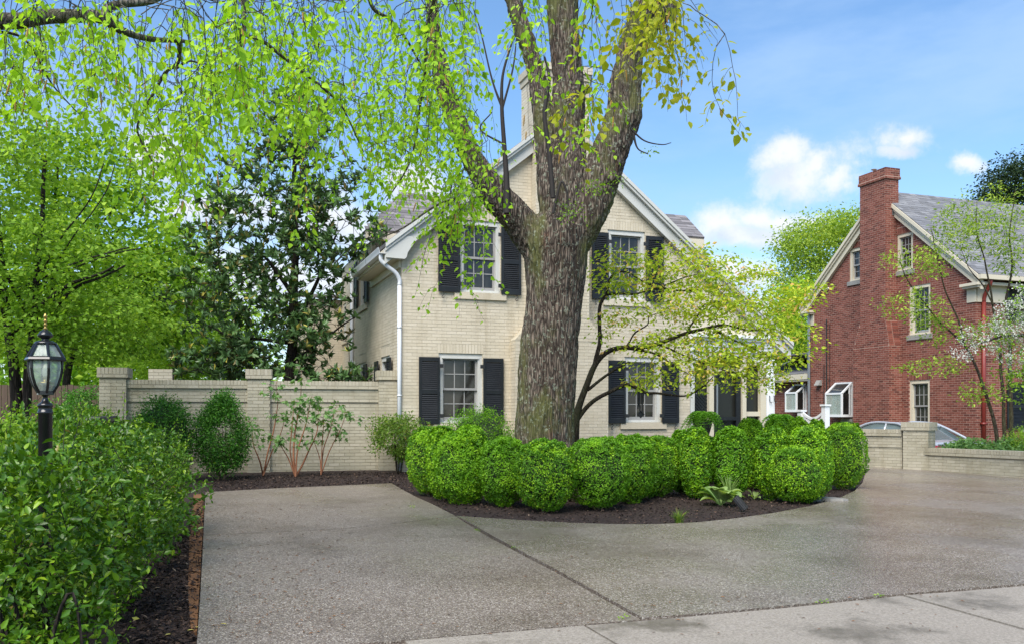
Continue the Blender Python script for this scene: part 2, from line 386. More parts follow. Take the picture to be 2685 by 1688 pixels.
# ------------------------------------------------------------------ mesh helpers
def link(name, me, m, parent=None, kind=None):
    o = bpy.data.objects.new(name, me)
    COL.objects.link(o)
    if m is not None and not me.materials: me.materials.append(MAT[m] if isinstance(m, str) else m)
    if parent is not None: o.parent = parent
    if kind: o['kind'] = kind
    return o
def tag(o, label, cat, group=None, kind=None):
    o['label'] = label
    if cat: o['category'] = cat
    if group: o['group'] = group
    if kind: o['kind'] = kind
    return o
def thing(name, label, cat, loc=(0, 0, 0), rz=0, group=None):
    o = bpy.data.objects.new(name, None)
    COL.objects.link(o)
    o.empty_display_size = .2
    o.location = loc; o.rotation_euler = (0, 0, rz)
    return tag(o, label, cat, group)
class MB:
    def __init__(s): s.v, s.f = [], []
    def add(s, vs, fs):
        b = len(s.v)
        s.v += [tuple(p) for p in vs]
        s.f += [tuple(i + b for i in q) for q in fs]
    def box(s, x0, x1, y0, y1, z0, z1):
        s.add([(x0, y0, z0), (x1, y0, z0), (x1, y1, z0), (x0, y1, z0), (x0, y0, z1), (x1, y0, z1), (x1, y1, z1), (x0, y1, z1)],
              [(0, 3, 2, 1), (4, 5, 6, 7), (0, 1, 5, 4), (1, 2, 6, 5), (2, 3, 7, 6), (3, 0, 4, 7)])
        return s
    def hexa(s, lo, hi):
        s.add(list(lo) + list(hi), [(0, 3, 2, 1), (4, 5, 6, 7), (0, 1, 5, 4), (1, 2, 6, 5), (2, 3, 7, 6), (3, 0, 4, 7)])
        return s
    def frame(s, c, a, b, n, ha, hb, hn):
        c, a, b, n = map(Vector, (c, a, b, n))
        lo = [c - a * ha - b * hb - n * hn, c + a * ha - b * hb - n * hn, c + a * ha + b * hb - n * hn, c - a * ha + b * hb - n * hn]
        return s.hexa(lo, [p + n * 2 * hn for p in lo])
    def bar(s, p, q, w, h=None, up=(0, 0, 1)):
        p, q = Vector(p), Vector(q); d = (q - p); L = d.length; d.normalize()
        side = d.cross(Vector(up))
        if side.length < 1e-4: side = d.cross(Vector((1, 0, 0)))
        side.normalize(); up2 = side.cross(d).normalized()
        return s.frame((p + q) / 2, d, side, up2, L / 2, w / 2, (h or w) / 2)
    def tube(s, pts, rad, n=6, cap=True):
        pts = [Vector(p) for p in pts]
        if isinstance(rad, (int, float)): rad = [rad] * len(pts)
        base = len(s.v); ref = None
        for i, p in enumerate(pts):
            d = (pts[min(i + 1, len(pts) - 1)] - pts[max(i - 1, 0)])
            if d.length < 1e-9: d = Vector((0, 0, 1))
            d.normalize()
            if ref is None:
                ref = d.cross(Vector((0, 0, 1)))
                if ref.length < .1: ref = d.cross(Vector((0, 1, 0)))
            ref = (ref - d * ref.dot(d)).normalized(); b2 = d.cross(ref)
            for k in range(n):
                a = 2 * pi * k / n
                s.v.append(tuple(p + (ref * cos(a) + b2 * sin(a)) * rad[i]))
        for i in range(len(pts) - 1):
            for k in range(n):
                a, b = base + i * n + k, base + i * n + (k + 1) % n
                s.f.append((a, b, b + n, a + n))
        if cap:
            s.f.append(tuple(base + k for k in reversed(range(n))))
            s.f.append(tuple(base + (len(pts) - 1) * n + k for k in range(n)))
        return s
    def lathe(s, prof, n=16, c=(0, 0, 0), rot=0.0):
        base = len(s.v); c = Vector(c)
        for r, z in prof:
            for k in range(n):
                a = 2 * pi * k / n + rot
                s.v.append(tuple(c + Vector((r * cos(a), r * sin(a), z))))
        for i in range(len(prof) - 1):
            for k in range(n):
                a, b = base + i * n + k, base + i * n + (k + 1) % n
                s.f.append((a, b, b + n, a + n))
        s.f.append(tuple(base + k for k in reversed(range(n))))
        s.f.append(tuple(base + (len(prof) - 1) * n + k for k in range(n)))
        return s
    def prism(s, poly, fn):
        """poly of 2-d points; fn(p, side) -> 3-d point for side 0 and 1"""
        n = len(poly); b = len(s.v)
        s.v += [tuple(fn(p, 0)) for p in poly] + [tuple(fn(p, 1)) for p in poly]
        s.f.append(tuple(b + i for i in range(n))); s.f.append(tuple(b + n + i for i in reversed(range(n))))
        for i in range(n):
            j = (i + 1) % n
            s.f.append((b + i, b + n + i, b + n + j, b + j))
        return s
    def mesh(s, name, smooth=False):
        me = bpy.data.meshes.new(name)
        me.from_pydata(s.v, [], s.f)
        me.validate()
        bm = bmesh.new(); bm.from_mesh(me); bmesh.ops.recalc_face_normals(bm, faces=bm.faces); bm.to_mesh(me); bm.free()
        if smooth: me.polygons.foreach_set('use_smooth', [True] * len(me.polygons))
        return me
    def build(s, name, m, parent=None, smooth=False, kind=None):
        return link(name, s.mesh(name, smooth), m, parent, kind)
def np_mesh(name, V, faces, rnd=None, smooth=False):
    """faces: list of (k, array of n x k)"""
    me = bpy.data.meshes.new(name)
    V = np.ascontiguousarray(V, dtype=np.float32)
    me.vertices.add(len(V)); me.vertices.foreach_set('co', V.ravel())
    loops = np.concatenate([f.ravel() for k, f in faces]).astype(np.int32)
    tot = np.concatenate([np.full(len(f), k, np.int32) for k, f in faces])
    start = np.concatenate([[0], np.cumsum(tot)[:-1]]).astype(np.int32)
    me.loops.add(len(loops)); me.loops.foreach_set('vertex_index', loops)
    me.polygons.add(len(tot)); me.polygons.foreach_set('loop_start', start); me.polygons.foreach_set('loop_total', tot)
    me.polygons.foreach_set('use_smooth', np.full(len(tot), bool(smooth)))
    if rnd is not None:
        a = me.attributes.new('rnd', 'FLOAT', 'POINT'); a.data.foreach_set('value', rnd.astype(np.float32))
    me.update(calc_edges=True)
    return me
UNIT = None
def unit_box():
    global UNIT
    if UNIT is None:
        b = MB(); b.box(-1, 1, -1, 1, -1, 1); UNIT = b.v, b.f
    return UNIT
UNITMESH = {}
def pieces(parent, name, P, m, limit=300, mass='brickwork'):
    """P: list of (centre, a, b, n, ha, hb, hn) in the parent's space. The `limit` that show largest become objects, the rest one mesh."""
    if not P: return
    mw = parent_world(parent)
    C = np.array([p[0] for p in P], float); A = np.array([p[1] for p in P], float); B = np.array([p[2] for p in P], float); Nn = np.array([p[3] for p in P], float)
    S = np.array([p[4:7] for p in P], float)
    Cw = C @ np.array(mw.to_3x3()).T + np.array(mw.translation)
    d = np.linalg.norm(Cw - np.array((0, 0, H)), axis=1)
    u = CX + F * Cw[:, 0] / np.maximum(Cw[:, 1], .1); v = HV - F * (Cw[:, 2] - H) / np.maximum(Cw[:, 1], .1)
    inside = (u > 5) & (u < 2680) & (v > 5) & (v < 1683)
    nw = Nn @ np.array(mw.to_3x3()).T
    face = np.abs(((np.array((0, 0, H)) - Cw) * nw).sum(1) / d)
    score = np.where(inside, S[:, 0] * S[:, 1] * face / d ** 2, -1)
    order = np.argsort(-score)
    ind, rest = order[:limit], order[limit:]
    key = m
    if key not in UNITMESH:
        b = MB(); b.box(-1, 1, -1, 1, -1, 1)
        me = b.mesh(name); me.materials.append(MAT[m]); UNITMESH[key] = me
    for i in ind:
        o = bpy.data.objects.new(name, UNITMESH[key]); COL.objects.link(o); o.parent = parent
        M4 = Matrix.Identity(4)
        for r in range(3):
            M4[r][0] = A[i][r] * S[i][0]; M4[r][1] = B[i][r] * S[i][1]; M4[r][2] = Nn[i][r] * S[i][2]; M4[r][3] = C[i][r]
        o.matrix_local = M4
    if len(rest):
        uv = np.array([(-1, -1, -1), (1, -1, -1), (1, 1, -1), (-1, 1, -1), (-1, -1, 1), (1, -1, 1), (1, 1, 1), (-1, 1, 1)], float)
        uf = np.array([(0, 3, 2, 1), (4, 5, 6, 7), (0, 1, 5, 4), (1, 2, 6, 5), (2, 3, 7, 6), (3, 0, 4, 7)])
        R = rest
        V = C[R][:, None, :] + uv[None, :, 0:1] * (A[R] * S[R, 0:1])[:, None, :] + uv[None, :, 1:2] * (B[R] * S[R, 1:2])[:, None, :] + uv[None, :, 2:3] * (Nn[R] * S[R, 2:3])[:, None, :]
        fc = (uf[None] + (np.arange(len(R)) * 8)[:, None, None]).reshape(-1, 4)
        rn = np.repeat(RNG.random(len(R)), 8)
        me = np_mesh(mass, V.reshape(-1, 3), [(4, fc)], rn)
        link(mass, me, m, parent, 'stuff')
def parent_world(o):
    m = Matrix.Translation(o.location) @ o.rotation_euler.to_matrix().to_4x4()
    return parent_world(o.parent) @ m if o.parent else m

# ------------------------------------------------------------------ brickwork
CH, BL, JT = .0677, .2135, .010
def course_rects(x0, x1, z0, z1, holes=(), span=None, ch=CH, bl=BL, jt=None, phase=0.0):
    jt = JT if jt is None else jt
    out = []
    i = 0; z = z0
    while z + ch * .6 < z1:
        za, zb = z + jt * .5, min(z + ch - jt * .5, z1)
        lo, hi = x0, x1
        if span:
            s = span(zb)
            if s is None: break
            lo, hi = max(lo, s[0]), min(hi, s[1])
        iv = [(lo, hi)]
        for hx0, hx1, hz0, hz1 in holes:
            if zb > hz0 + .012 and za < hz1 - .012:
                nv = []
                for a, b in iv:
                    if hx1 <= a or hx0 >= b: nv.append((a, b)); continue
                    if hx0 > a: nv.append((a, hx0))
                    if hx1 < b: nv.append((hx1, b))
                iv = nv
        start = math.floor((lo - x0) / bl - 1) * bl + x0 + (i % 2) * bl * .5 + phase
        for a, b in iv:
            k = math.floor((a - start) / bl)
            while start + k * bl < b:
                xa, xb = max(a, start + k * bl + jt * .5), min(b, start + (k + 1) * bl - jt * .5)
                if xb - xa > .025: out.append((xa, xb, za, zb))
                k += 1
        z += ch; i += 1
    return out
def lay(P, rects, fn, a, n, proud, b=(0, 0, 1), jitter=.0015):
    """fn(x, z) -> point of the wall face; bricks stand `proud` of it along n"""
    n = np.array(n, float)
    for xa, xb, za, zb in rects:
        pr = proud + random.uniform(-jitter, jitter)
        c = np.array(fn((xa + xb) / 2, (za + zb) / 2), float) + n * (pr / 2 - .004)
        P.append((c, a, b, n, (xb - xa) / 2, (zb - za) / 2, pr / 2 + .004))
def soldiers(x0, x1, z0, z1, w=CH, jt=JT):
    k = max(1, round((x1 - x0) / w)); w = (x1 - x0) / k
    return [(x0 + i * w + jt / 2, x0 + (i + 1) * w - jt / 2, z0 + jt / 2, z1 - jt / 2) for i in range(k)]
def backing(mb, cuts, top, z0, holes, fn, n, t):
    """solid wall behind the bricks, with openings. top(x) -> height; fn(x, z) -> face point; wall is t thick behind the face"""
    xs = sorted(set([round(c, 4) for c in cuts] + [round(h, 4) for q in holes for h in q[:2]]))
    lo, hi = min(cuts), max(cuts)
    xs = [x for x in xs if lo - 1e-3 <= x <= hi + 1e-3]
    nv = Vector(n)
    for xa, xb in zip(xs, xs[1:]):
        if xb - xa < .003: continue
        hs = sorted([(h[2], h[3]) for h in holes if h[0] <= (xa + xb) / 2 <= h[1]])
        z = z0
        segs = []
        for a, b in hs:
            if a > z: segs.append((z, z, a, a))
            z = max(z, b)
        ta, tb = top(xa + 1e-4), top(xb - 1e-4)
        if min(ta, tb) > z or max(ta, tb) > z + .02: segs.append((z, z, max(ta, z + .001), max(tb, z + .001)))
        for a0, b0, a1, b1 in segs:
            q = [Vector(fn(xa, a0)), Vector(fn(xb, b0)), Vector(fn(xb, b1)), Vector(fn(xa, a1))]
            mb.hexa(q, [p - nv * t for p in q])

# ------------------------------------------------------------------ leaves
T4 = (np.array([(0, 0, 0), (.42, -.5, .10), (1, 0, 0), (.42, .5, .10)], float), [(3, np.array([(0, 1, 2), (0, 2, 3)]))])
T7 = (np.array([(0, 0, 0), (.28, -.46, .07), (.62, -.38, .06), (1, 0, -.10), (.62, .38, .06), (.28, .46, .07), (.5, 0, -.02)], float),
      [(4, np.array([(0, 1, 2, 6), (0, 6, 4, 5)])), (3, np.array([(6, 2, 3), (6, 3, 4)]))])
# five-lobed leaf
T11 = (np.array([(0, 0, 0), (.18, -.55, -.03), (.36, -.22, .03), (.62, -.62, -.05), (.58, -.16, .03), (1, 0, -.08), (.58, .16, .03), (.62, .62, -.05), (.36, .22, .03), (.18, .55, -.03), (.34, 0, .02)], float),
       [(3, np.array([(10, 0, 1), (10, 1, 2), (10, 2, 3), (10, 3, 4), (10, 4, 5), (10, 5, 6), (10, 6, 7), (10, 7, 8), (10, 8, 9), (10, 9, 0)]))])
def unitv(a): return a / np.maximum(np.linalg.norm(a, axis=-1, keepdims=True), 1e-9)
def leaf_mesh(name, pos, axis, nrm, length, width, tpl=T4, rnd=None):
    """one mesh of many leaves; width is the width-to-length ratio"""
    pos = np.asarray(pos, float); n = len(pos)
    ax = unitv(np.asarray(axis, float)); nr = np.asarray(nrm, float)
    nr = unitv(nr - ax * (nr * ax).sum(1, keepdims=True)); sd = np.cross(nr, ax)
    L = np.asarray(length, float) * np.ones(n); W = L * np.asarray(width, float)
    tv, tf = tpl
    V = pos[:, None] + tv[None, :, 0:1] * (ax * L[:, None])[:, None] + tv[None, :, 1:2] * (sd * W[:, None])[:, None] + tv[None, :, 2:3] * (nr * L[:, None])[:, None]
    k = len(tv)
    faces = [(q, (f[None] + (np.arange(n) * k)[:, None, None]).reshape(-1, q)) for q, f in tf]
    r = RNG.random(n) if rnd is None else rnd
    return np_mesh(name, V.reshape(-1, 3), faces, np.repeat(r, k), k == 7)
class Leaves:
    def __init__(s): s.p, s.a, s.n, s.l, s.r = [], [], [], [], []
    def add(s, p, a, n, l, tone=None):
        k = len(np.atleast_2d(p)); tone = RNG.random() if tone is None else tone
        s.r.append(np.clip(tone * .55 + RNG.random(k) * .45, 0, .999))
        s.p.append(np.atleast_2d(p)); s.a.append(np.atleast_2d(a)); s.n.append(np.atleast_2d(n)); s.l.append(np.atleast_1d(l))
    def cat(s): return np.concatenate(s.p), np.concatenate(s.a), np.concatenate(s.n), np.concatenate(s.l)
    def count(s): return sum(len(x) for x in s.p)
    def spray(s, c, n, r, l, droop=.4, flat=.6, up=.8):
        """n leaves round a twig end"""
        q = RNG.normal(0, 1, (n, 3)) * np.array((r, r, r * flat))
        ax = unitv(q + RNG.normal(0, r * .6, (n, 3))) + np.array((0, 0, -droop))
        nr = RNG.normal(0, .55, (n, 3)) + np.array((0, 0, up))
        s.add(np.asarray(c) + q, ax, nr, RNG.uniform(l[0], l[1], n))
    def rosette(s, c, d, n, l, spread=1.0):
        """whorl of long leaves at a shoot tip"""
        d = unitv(np.asarray(d, float)[None])[0]
        t = np.cross(d, (0.3, .2, .9)); t /= max(np.linalg.norm(t), 1e-6); b = np.cross(d, t)
        a = np.linspace(0, 2 * pi, n, endpoint=False) + RNG.uniform(0, 6) + RNG.normal(0, .3, n)
        ti = RNG.uniform(.15, 1.0, n) * spread
        ax = d[None] * np.cos(ti)[:, None] + (t[None] * np.cos(a)[:, None] + b[None] * np.sin(a)[:, None]) * np.sin(ti)[:, None]
        nr = d[None] * 1.0 - ax * .4 + RNG.normal(0, .15, (n, 3))
        s.add(np.asarray(c)[None] + ax * .01, ax, nr, RNG.uniform(l[0], l[1], n))
    def build(s, name, m, width, parent=None, tpl=T4, kind='stuff', rnd=None):
        p, a, n, l = s.cat()
        o = link(name, leaf_mesh(name, p, a, n, l, width, tpl, np.concatenate(s.r) if rnd is None else rnd), m, parent)
        if kind: o['kind'] = kind
        return o

# ------------------------------------------------------------------ branching
def smooth_path(pts, sub=5):
    P = [Vector(p) for p in pts]
    if len(P) < 3: 
        return [P[0].lerp(P[-1], i / sub) for i in range(sub + 1)]
    Q = [P[0] * 2 - P[1]] + P + [P[-1] * 2 - P[-2]]
    out = []
    for i in range(1, len(Q) - 2):
        a, b, c, d = Q[i - 1], Q[i], Q[i + 1], Q[i + 2]
        for k in range(sub):
            t = k / sub
            out.append(.5 * ((2 * b) + (c - a) * t + (2 * a - 5 * b + 4 * c - d) * t * t + (3 * b - a - 3 * c + d) * t ** 3))
    out.append(P[-1])
    return out
class Skel:
    """wood of a plant: traced limbs first, then twigs that reach out to leaf clusters from the nearest wood"""
    def __init__(s): s.tubes, s.P, s.R = [], [], []
    def limb(s, pts, r0, r1, sub=5, wig=0.0, power=1.0):
        q = smooth_path(pts, sub)
        n = len(q)
        if wig:
            q = [p + Vector((noise.noise(p * 1.7), noise.noise(p * 1.7 + Vector((9, 0, 0))), noise.noise(p * 1.7 + Vector((0, 7, 0))))) * wig * min(1, i / 2, ) for i, p in enumerate(q)]
        if isinstance(r0, (list, tuple)):
            k = len(r0); rr = [np.interp(i / (n - 1) * (k - 1), range(k), r0) for i in range(n)]
        else: rr = [r0 + (r1 - r0) * (i / (n - 1)) ** power for i in range(n)]
        s.tubes.append((q, rr)); s.P += [tuple(p) for p in q]; s.R += rr
        return q
    def reach(s, t, r1=.003, grow=.007, wig=.12, droop=.1, nseg=5, bias=None):
        A = np.array(s.P); t = np.array(t)
        d = A - t
        dist = np.sqrt((d * d).sum(1))
        if bias is not None: dist = dist + np.maximum(0, (A[:, 2] - t[2])) * bias     # prefer wood below the target
        i = int(dist.argmin())
        a = Vector(s.P[i]); b = Vector(t); L = (b - a).length
        if L < .02: return a
        r0 = min(s.R[i] * .8, r1 + grow * L)
        q = []
        w = Vector(RNG.normal(0, 1, 3)) * wig * L
        for k in range(nseg + 1):
            u = k / nseg
            p = a.lerp(b, u) + w * (u * (1 - u)) * 2 * .5 + Vector((0, 0, 1)) * droop * L * u * (1 - u) * 2
            if 0 < k < nseg: p += Vector(RNG.normal(0, .02, 3)) * L
            q.append(p)
        rr = [r0 + (r1 - r0) * (k / nseg) for k in range(nseg + 1)]
        s.tubes.append((q, rr)); s.P += [tuple(p) for p in q[1:]]; s.R += rr[1:]
        return q[-2]
    def build(s, name, m, parent, big=8, small=4, thr=.02, smooth=True):
        b = MB()
        for q, r in s.tubes: b.tube(q, r, big if max(r) > thr else small, cap=False)
        V = np.array(b.v); f4 = np.array([f for f in b.f if len(f) == 4])
        me = np_mesh(name, V, [(4, f4)], None, smooth)
        return link(name, me, m, parent)
def blob(n, c, r, shell=0.0, rng=None):
    """n points in an ellipsoid; shell > 0 keeps to the outside"""
    rng = rng or RNG
    d = unitv(rng.normal(0, 1, (n, 3)))
    k = rng.uniform(shell ** 3, 1, (n, 1)) ** (1 / 3)
    return np.asarray(c) + d * k * np.asarray(r)
# ------------------------------------------------------------------ ground, paving, beds
def build_ground():
    xs = [-600, -250, -100, -50, -30, -20] + [-14 + .75 * i for i in range(48)] + [26, 34, 50, 100, 250, 600]
    ys = [-400, -100, -30, -10, -4] + [.75 * i for i in range(46)] + [38, 50, 80, 150, 400, 1500]
    V = []
    for y in ys:
        for x in xs:
            z = g(x, y) - .10
            if x > 5.5:
                k = min(1, max(0, (y - wall_line_y(x) - .1) / .4)); z = z * (1 - k) + (-.06) * k
            V.append((x, y, z))
    nx = len(xs)
    Fc = [(j * nx + i, j * nx + i + 1, (j + 1) * nx + i + 1, (j + 1) * nx + i) for j in range(len(ys) - 1) for i in range(nx - 1)]
    me = bpy.data.meshes.new('ground'); me.from_pydata(V, [], Fc)
    link('ground', me, 'ground', None, 'structure')
build_ground()
def sheet(name, pts, m, lift, skirt=.05, step=.7, kind='structure', parent=None, zfn=g):
    """polygon laid over the yard, cut into small cells so that it follows the slope, with a real edge"""
    bm = bmesh.new()
    vs = [bm.verts.new((p[0], p[1], 0)) for p in pts]
    bm.faces.new(vs)
    x0, x1 = min(p[0] for p in pts), max(p[0] for p in pts); y0, y1 = min(p[1] for p in pts), max(p[1] for p in pts)
    k = x0 + step
    while k < x1:
        bmesh.ops.bisect_plane(bm, geom=bm.verts[:] + bm.edges[:] + bm.faces[:], plane_co=(k, 0, 0), plane_no=(1, 0, 0)); k += step
    k = y0 + step
    while k < y1:
        bmesh.ops.bisect_plane(bm, geom=bm.verts[:] + bm.edges[:] + bm.faces[:], plane_co=(0, k, 0), plane_no=(0, 1, 0)); k += step
    if bm.faces[:] and sum(f.normal.z for f in bm.faces) < 0: bmesh.ops.reverse_faces(bm, faces=bm.faces[:])
    edges = [e for e in bm.edges if len(e.link_faces) == 1]
    r = bmesh.ops.extrude_edge_only(bm, edges=edges)
    low = set(v for v in r['geom'] if isinstance(v, bmesh.types.BMVert))
    for v in bm.verts: v.co.z = zfn(v.co.x, v.co.y) + lift - (skirt if v in low else 0)
    bmesh.ops.recalc_face_normals(bm, faces=bm.faces[:])
    me = bpy.data.meshes.new(name); bm.to_mesh(me); bm.free()
    return link(name, me, m, parent, kind)
def dense(px, n=6):
    out = []
    for a, b in zip(px, px[1:]):
        for k in range(n): out.append((a[0] + (b[0] - a[0]) * k / n, a[1] + (b[1] - a[1]) * k / n))
    return out + [px[-1]]
def gpts(px): return [tuple(ground_at(u, v)[:2]) for u, v in px]
ISLAND_FRONT = [(1197, 1357), (1300, 1364), (1410, 1371), (1510, 1376), (1610, 1379), (1720, 1379), (1829, 1374), (1925, 1364), (2023, 1350), (2122, 1331), (2197, 1311), (2241, 1290), (2262, 1268), (2268, 1245)]
PAD_EDGE = [(519, 1688), (526, 1560), (533, 1420), (539, 1294)]
DIAG = [(1197, 1357), (1286, 1411), (1376, 1460), (1455, 1502), (1570, 1567), (1683, 1631)]
BACK = [(539, 1294), (720, 1284), (900, 1276), (1027, 1270), (1055, 1287), (1086, 1304), (1138, 1328), (1197, 1357)]
FRONT = [(1060, 1687), (1316, 1665), (1530, 1647), (1683, 1631), (1800, 1623), (2050, 1600), (2313, 1572), (2500, 1556), (2700, 1539), (2900, 1524)]
def off2(p, d): return (p[0] + d[0], p[1] + d[1])
def build_paving():
    sheet('mulch_bed', [(-14, 3), (13.5, 3), (13.5, 17.6), (8.2, 22.2), (6, 26), (-14, 26)], 'mulch', -.012, .05, 1.0)
    # parking pad
    fr_l = [(519, 1688), (800, 1712), (1060, 1687), (1316, 1665), (1530, 1647), (1668, 1633)]
    dg = [(u - 3.5, v + 3.5) for u, v in DIAG]
    cl = lambda o: [(533.5, 1409 + o), (720, 1401 + o), (900, 1391 + o), (1050, 1376 + o), (1194, 1357.5 + o)]
    far = gpts([(533.5, 1408.7), (536, 1350)]) + gpts(BACK[:-1]) + gpts(cl(-.3)[::-1][:-1])
    sheet('driveway_pad', far, 'aggregate_pad', .030)
    near = gpts(dense([(510, 1790), (526, 1560), (533.5, 1409.3)], 3)) + gpts(cl(.3)[1:]) + gpts(dense(dg, 2)[1:])
    near += [tuple(ground_at(1060, 1689)[:2]), tuple(ground_at(800, 1711)[:2])]
    sheet('driveway_pad', near, 'aggregate_pad', .030)
    rt = gpts(dense(ISLAND_FRONT, 2)) 
    far = [at(2290, HV, 22.0), at(2400, HV, 21.25), at(2560, HV, 20.15), at(2900, HV, 17.5)]
    rt = rt + [(p.x, p.y) for p in far] + gpts([(2900, 1522)] + [(u, v - 2.5) for u, v in FRONT[::-1][1:7]]) + gpts([(u + 2.5, v - 2.5) for u, v in dense(DIAG, 2)[::-1]])[:-1]
    sheet('driveway', rt, 'aggregate', .030)
    w = thing_structure('sidewalk')
    d = Vector((.36, -1)).normalized()
    def slab(pxs, far_m):
        top = gpts(dense(pxs, 3)); low = [(p[0] + d.x * far_m, p[1] + d.y * far_m) for p in top[::-1]]
        sheet('concrete_slab', top + low, 'concrete', .030, kind=None, parent=w)
    slab([(1062, 1691), (1316, 1669), (1529, 1650)], 1.5)
    slab([(1537, 1650), (1800, 1627), (2050, 1604), (2313, 1576), (2362, 1570)], 1.5)
    slab([(2374, 1569), (2500, 1560), (2700, 1543), (2900, 1528)], 1.5)
    # a strip of bare rust-coloured soil beside the pad
    st = gpts([(538, 1296), (533, 1420), (526, 1558), (521, 1660)]); st2 = [(p[0] - w_, p[1]) for p, w_ in zip(st, (.18, .15, .10, .05))][::-1]
    sheet('soil_strip', [(p[0] - .012, p[1]) for p in st] + st2, 'soil', .012, .03)
def thing_structure(name):
    o = bpy.data.objects.new(name, None); COL.objects.link(o); o['kind'] = 'structure'; return o
build_paving()
def inside(p, poly):
    x, y = p; c = False; n = len(poly)
    for i in range(n):
        x1, y1 = poly[i]; x2, y2 = poly[(i + 1) % n]
        if (y1 > y) != (y2 > y) and x < (x2 - x1) * (y - y1) / (y2 - y1) + x1: c = not c
    return c
def build_chips():
    """bark chips lying on the beds, and the leaf litter that drifted over the paving"""
    island = gpts(ISLAND_FRONT) + gpts([(2240, 1262), (1900, 1262), (1500, 1275), (1110, 1290), (1140, 1325)])
    back = gpts(BACK[:6]) + gpts([(1100, 1240), (900, 1237), (560, 1250), (545, 1280)])
    left = gpts([(538, 1300), (526, 1558), (519, 1688), (300, 1688), (330, 1560), (480, 1400)])
    pts = []
    for poly, n in ((island, 9000), (back, 6000), (left, 5200)):
        xs = [p[0] for p in poly]; ys = [p[1] for p in poly]
        k = 0
        while k < n:
            p = (random.uniform(min(xs), max(xs)), random.uniform(min(ys), max(ys)))
            if inside(p, poly): pts.append((p[0], p[1], g(*p) + random.uniform(-.004, .016))); k += 1
    n = len(pts)
    ax = RNG.normal(0, 1, (n, 3)) * (1, 1, .28); nr = RNG.normal(0, .45, (n, 3)) + (0, 0, 1)
    link('bark_mulch_chips', leaf_mesh('bark_mulch_chips', pts, ax, nr, RNG.uniform(.018, .06, n), RNG.uniform(.25, .6, n)), 'chip', None, 'stuff')
    L = Leaves()
    for k in range(800):
        if random.random() < .55: u, v = random.uniform(530, 900), random.uniform(1320, 1685)
        else: u, v = random.uniform(600, 2600), random.uniform(1300, 1680)
        p = ground_at(u, v)
        if inside((p.x, p.y), island) : continue
        L.add((p.x, p.y, p.z + .036), RNG.normal(0, 1, 3) * (1, 1, .05), RNG.normal(0, .2, 3) + (0, 0, 1), random.uniform(.014, .042))
    o = L.build('fallen_leaf_litter', 'litter', .4)
    tag(o, 'brown leaf bits scattered over the damp driveway paving', 'litter', kind='stuff')
    for i, (u, v) in enumerate([(575, 1650), (508, 1652), (490, 1660), (432, 1672)]):
        p = ground_at(u, v)
        o = link('fallen_leaf', leaf_mesh('fallen_leaf', [(0, 0, 0)], [(1, .3 * i, .05)], [(.1, .1, 1)], .055, .45, T7), 'litter_y'); o.location = (p.x, p.y, p.z + (.04 if u > 525 else .02))
        tag(o, 'small yellow fallen leaf lying by the corner of the parking pad', 'leaf', 'yellow leaves by the pad')
build_chips()

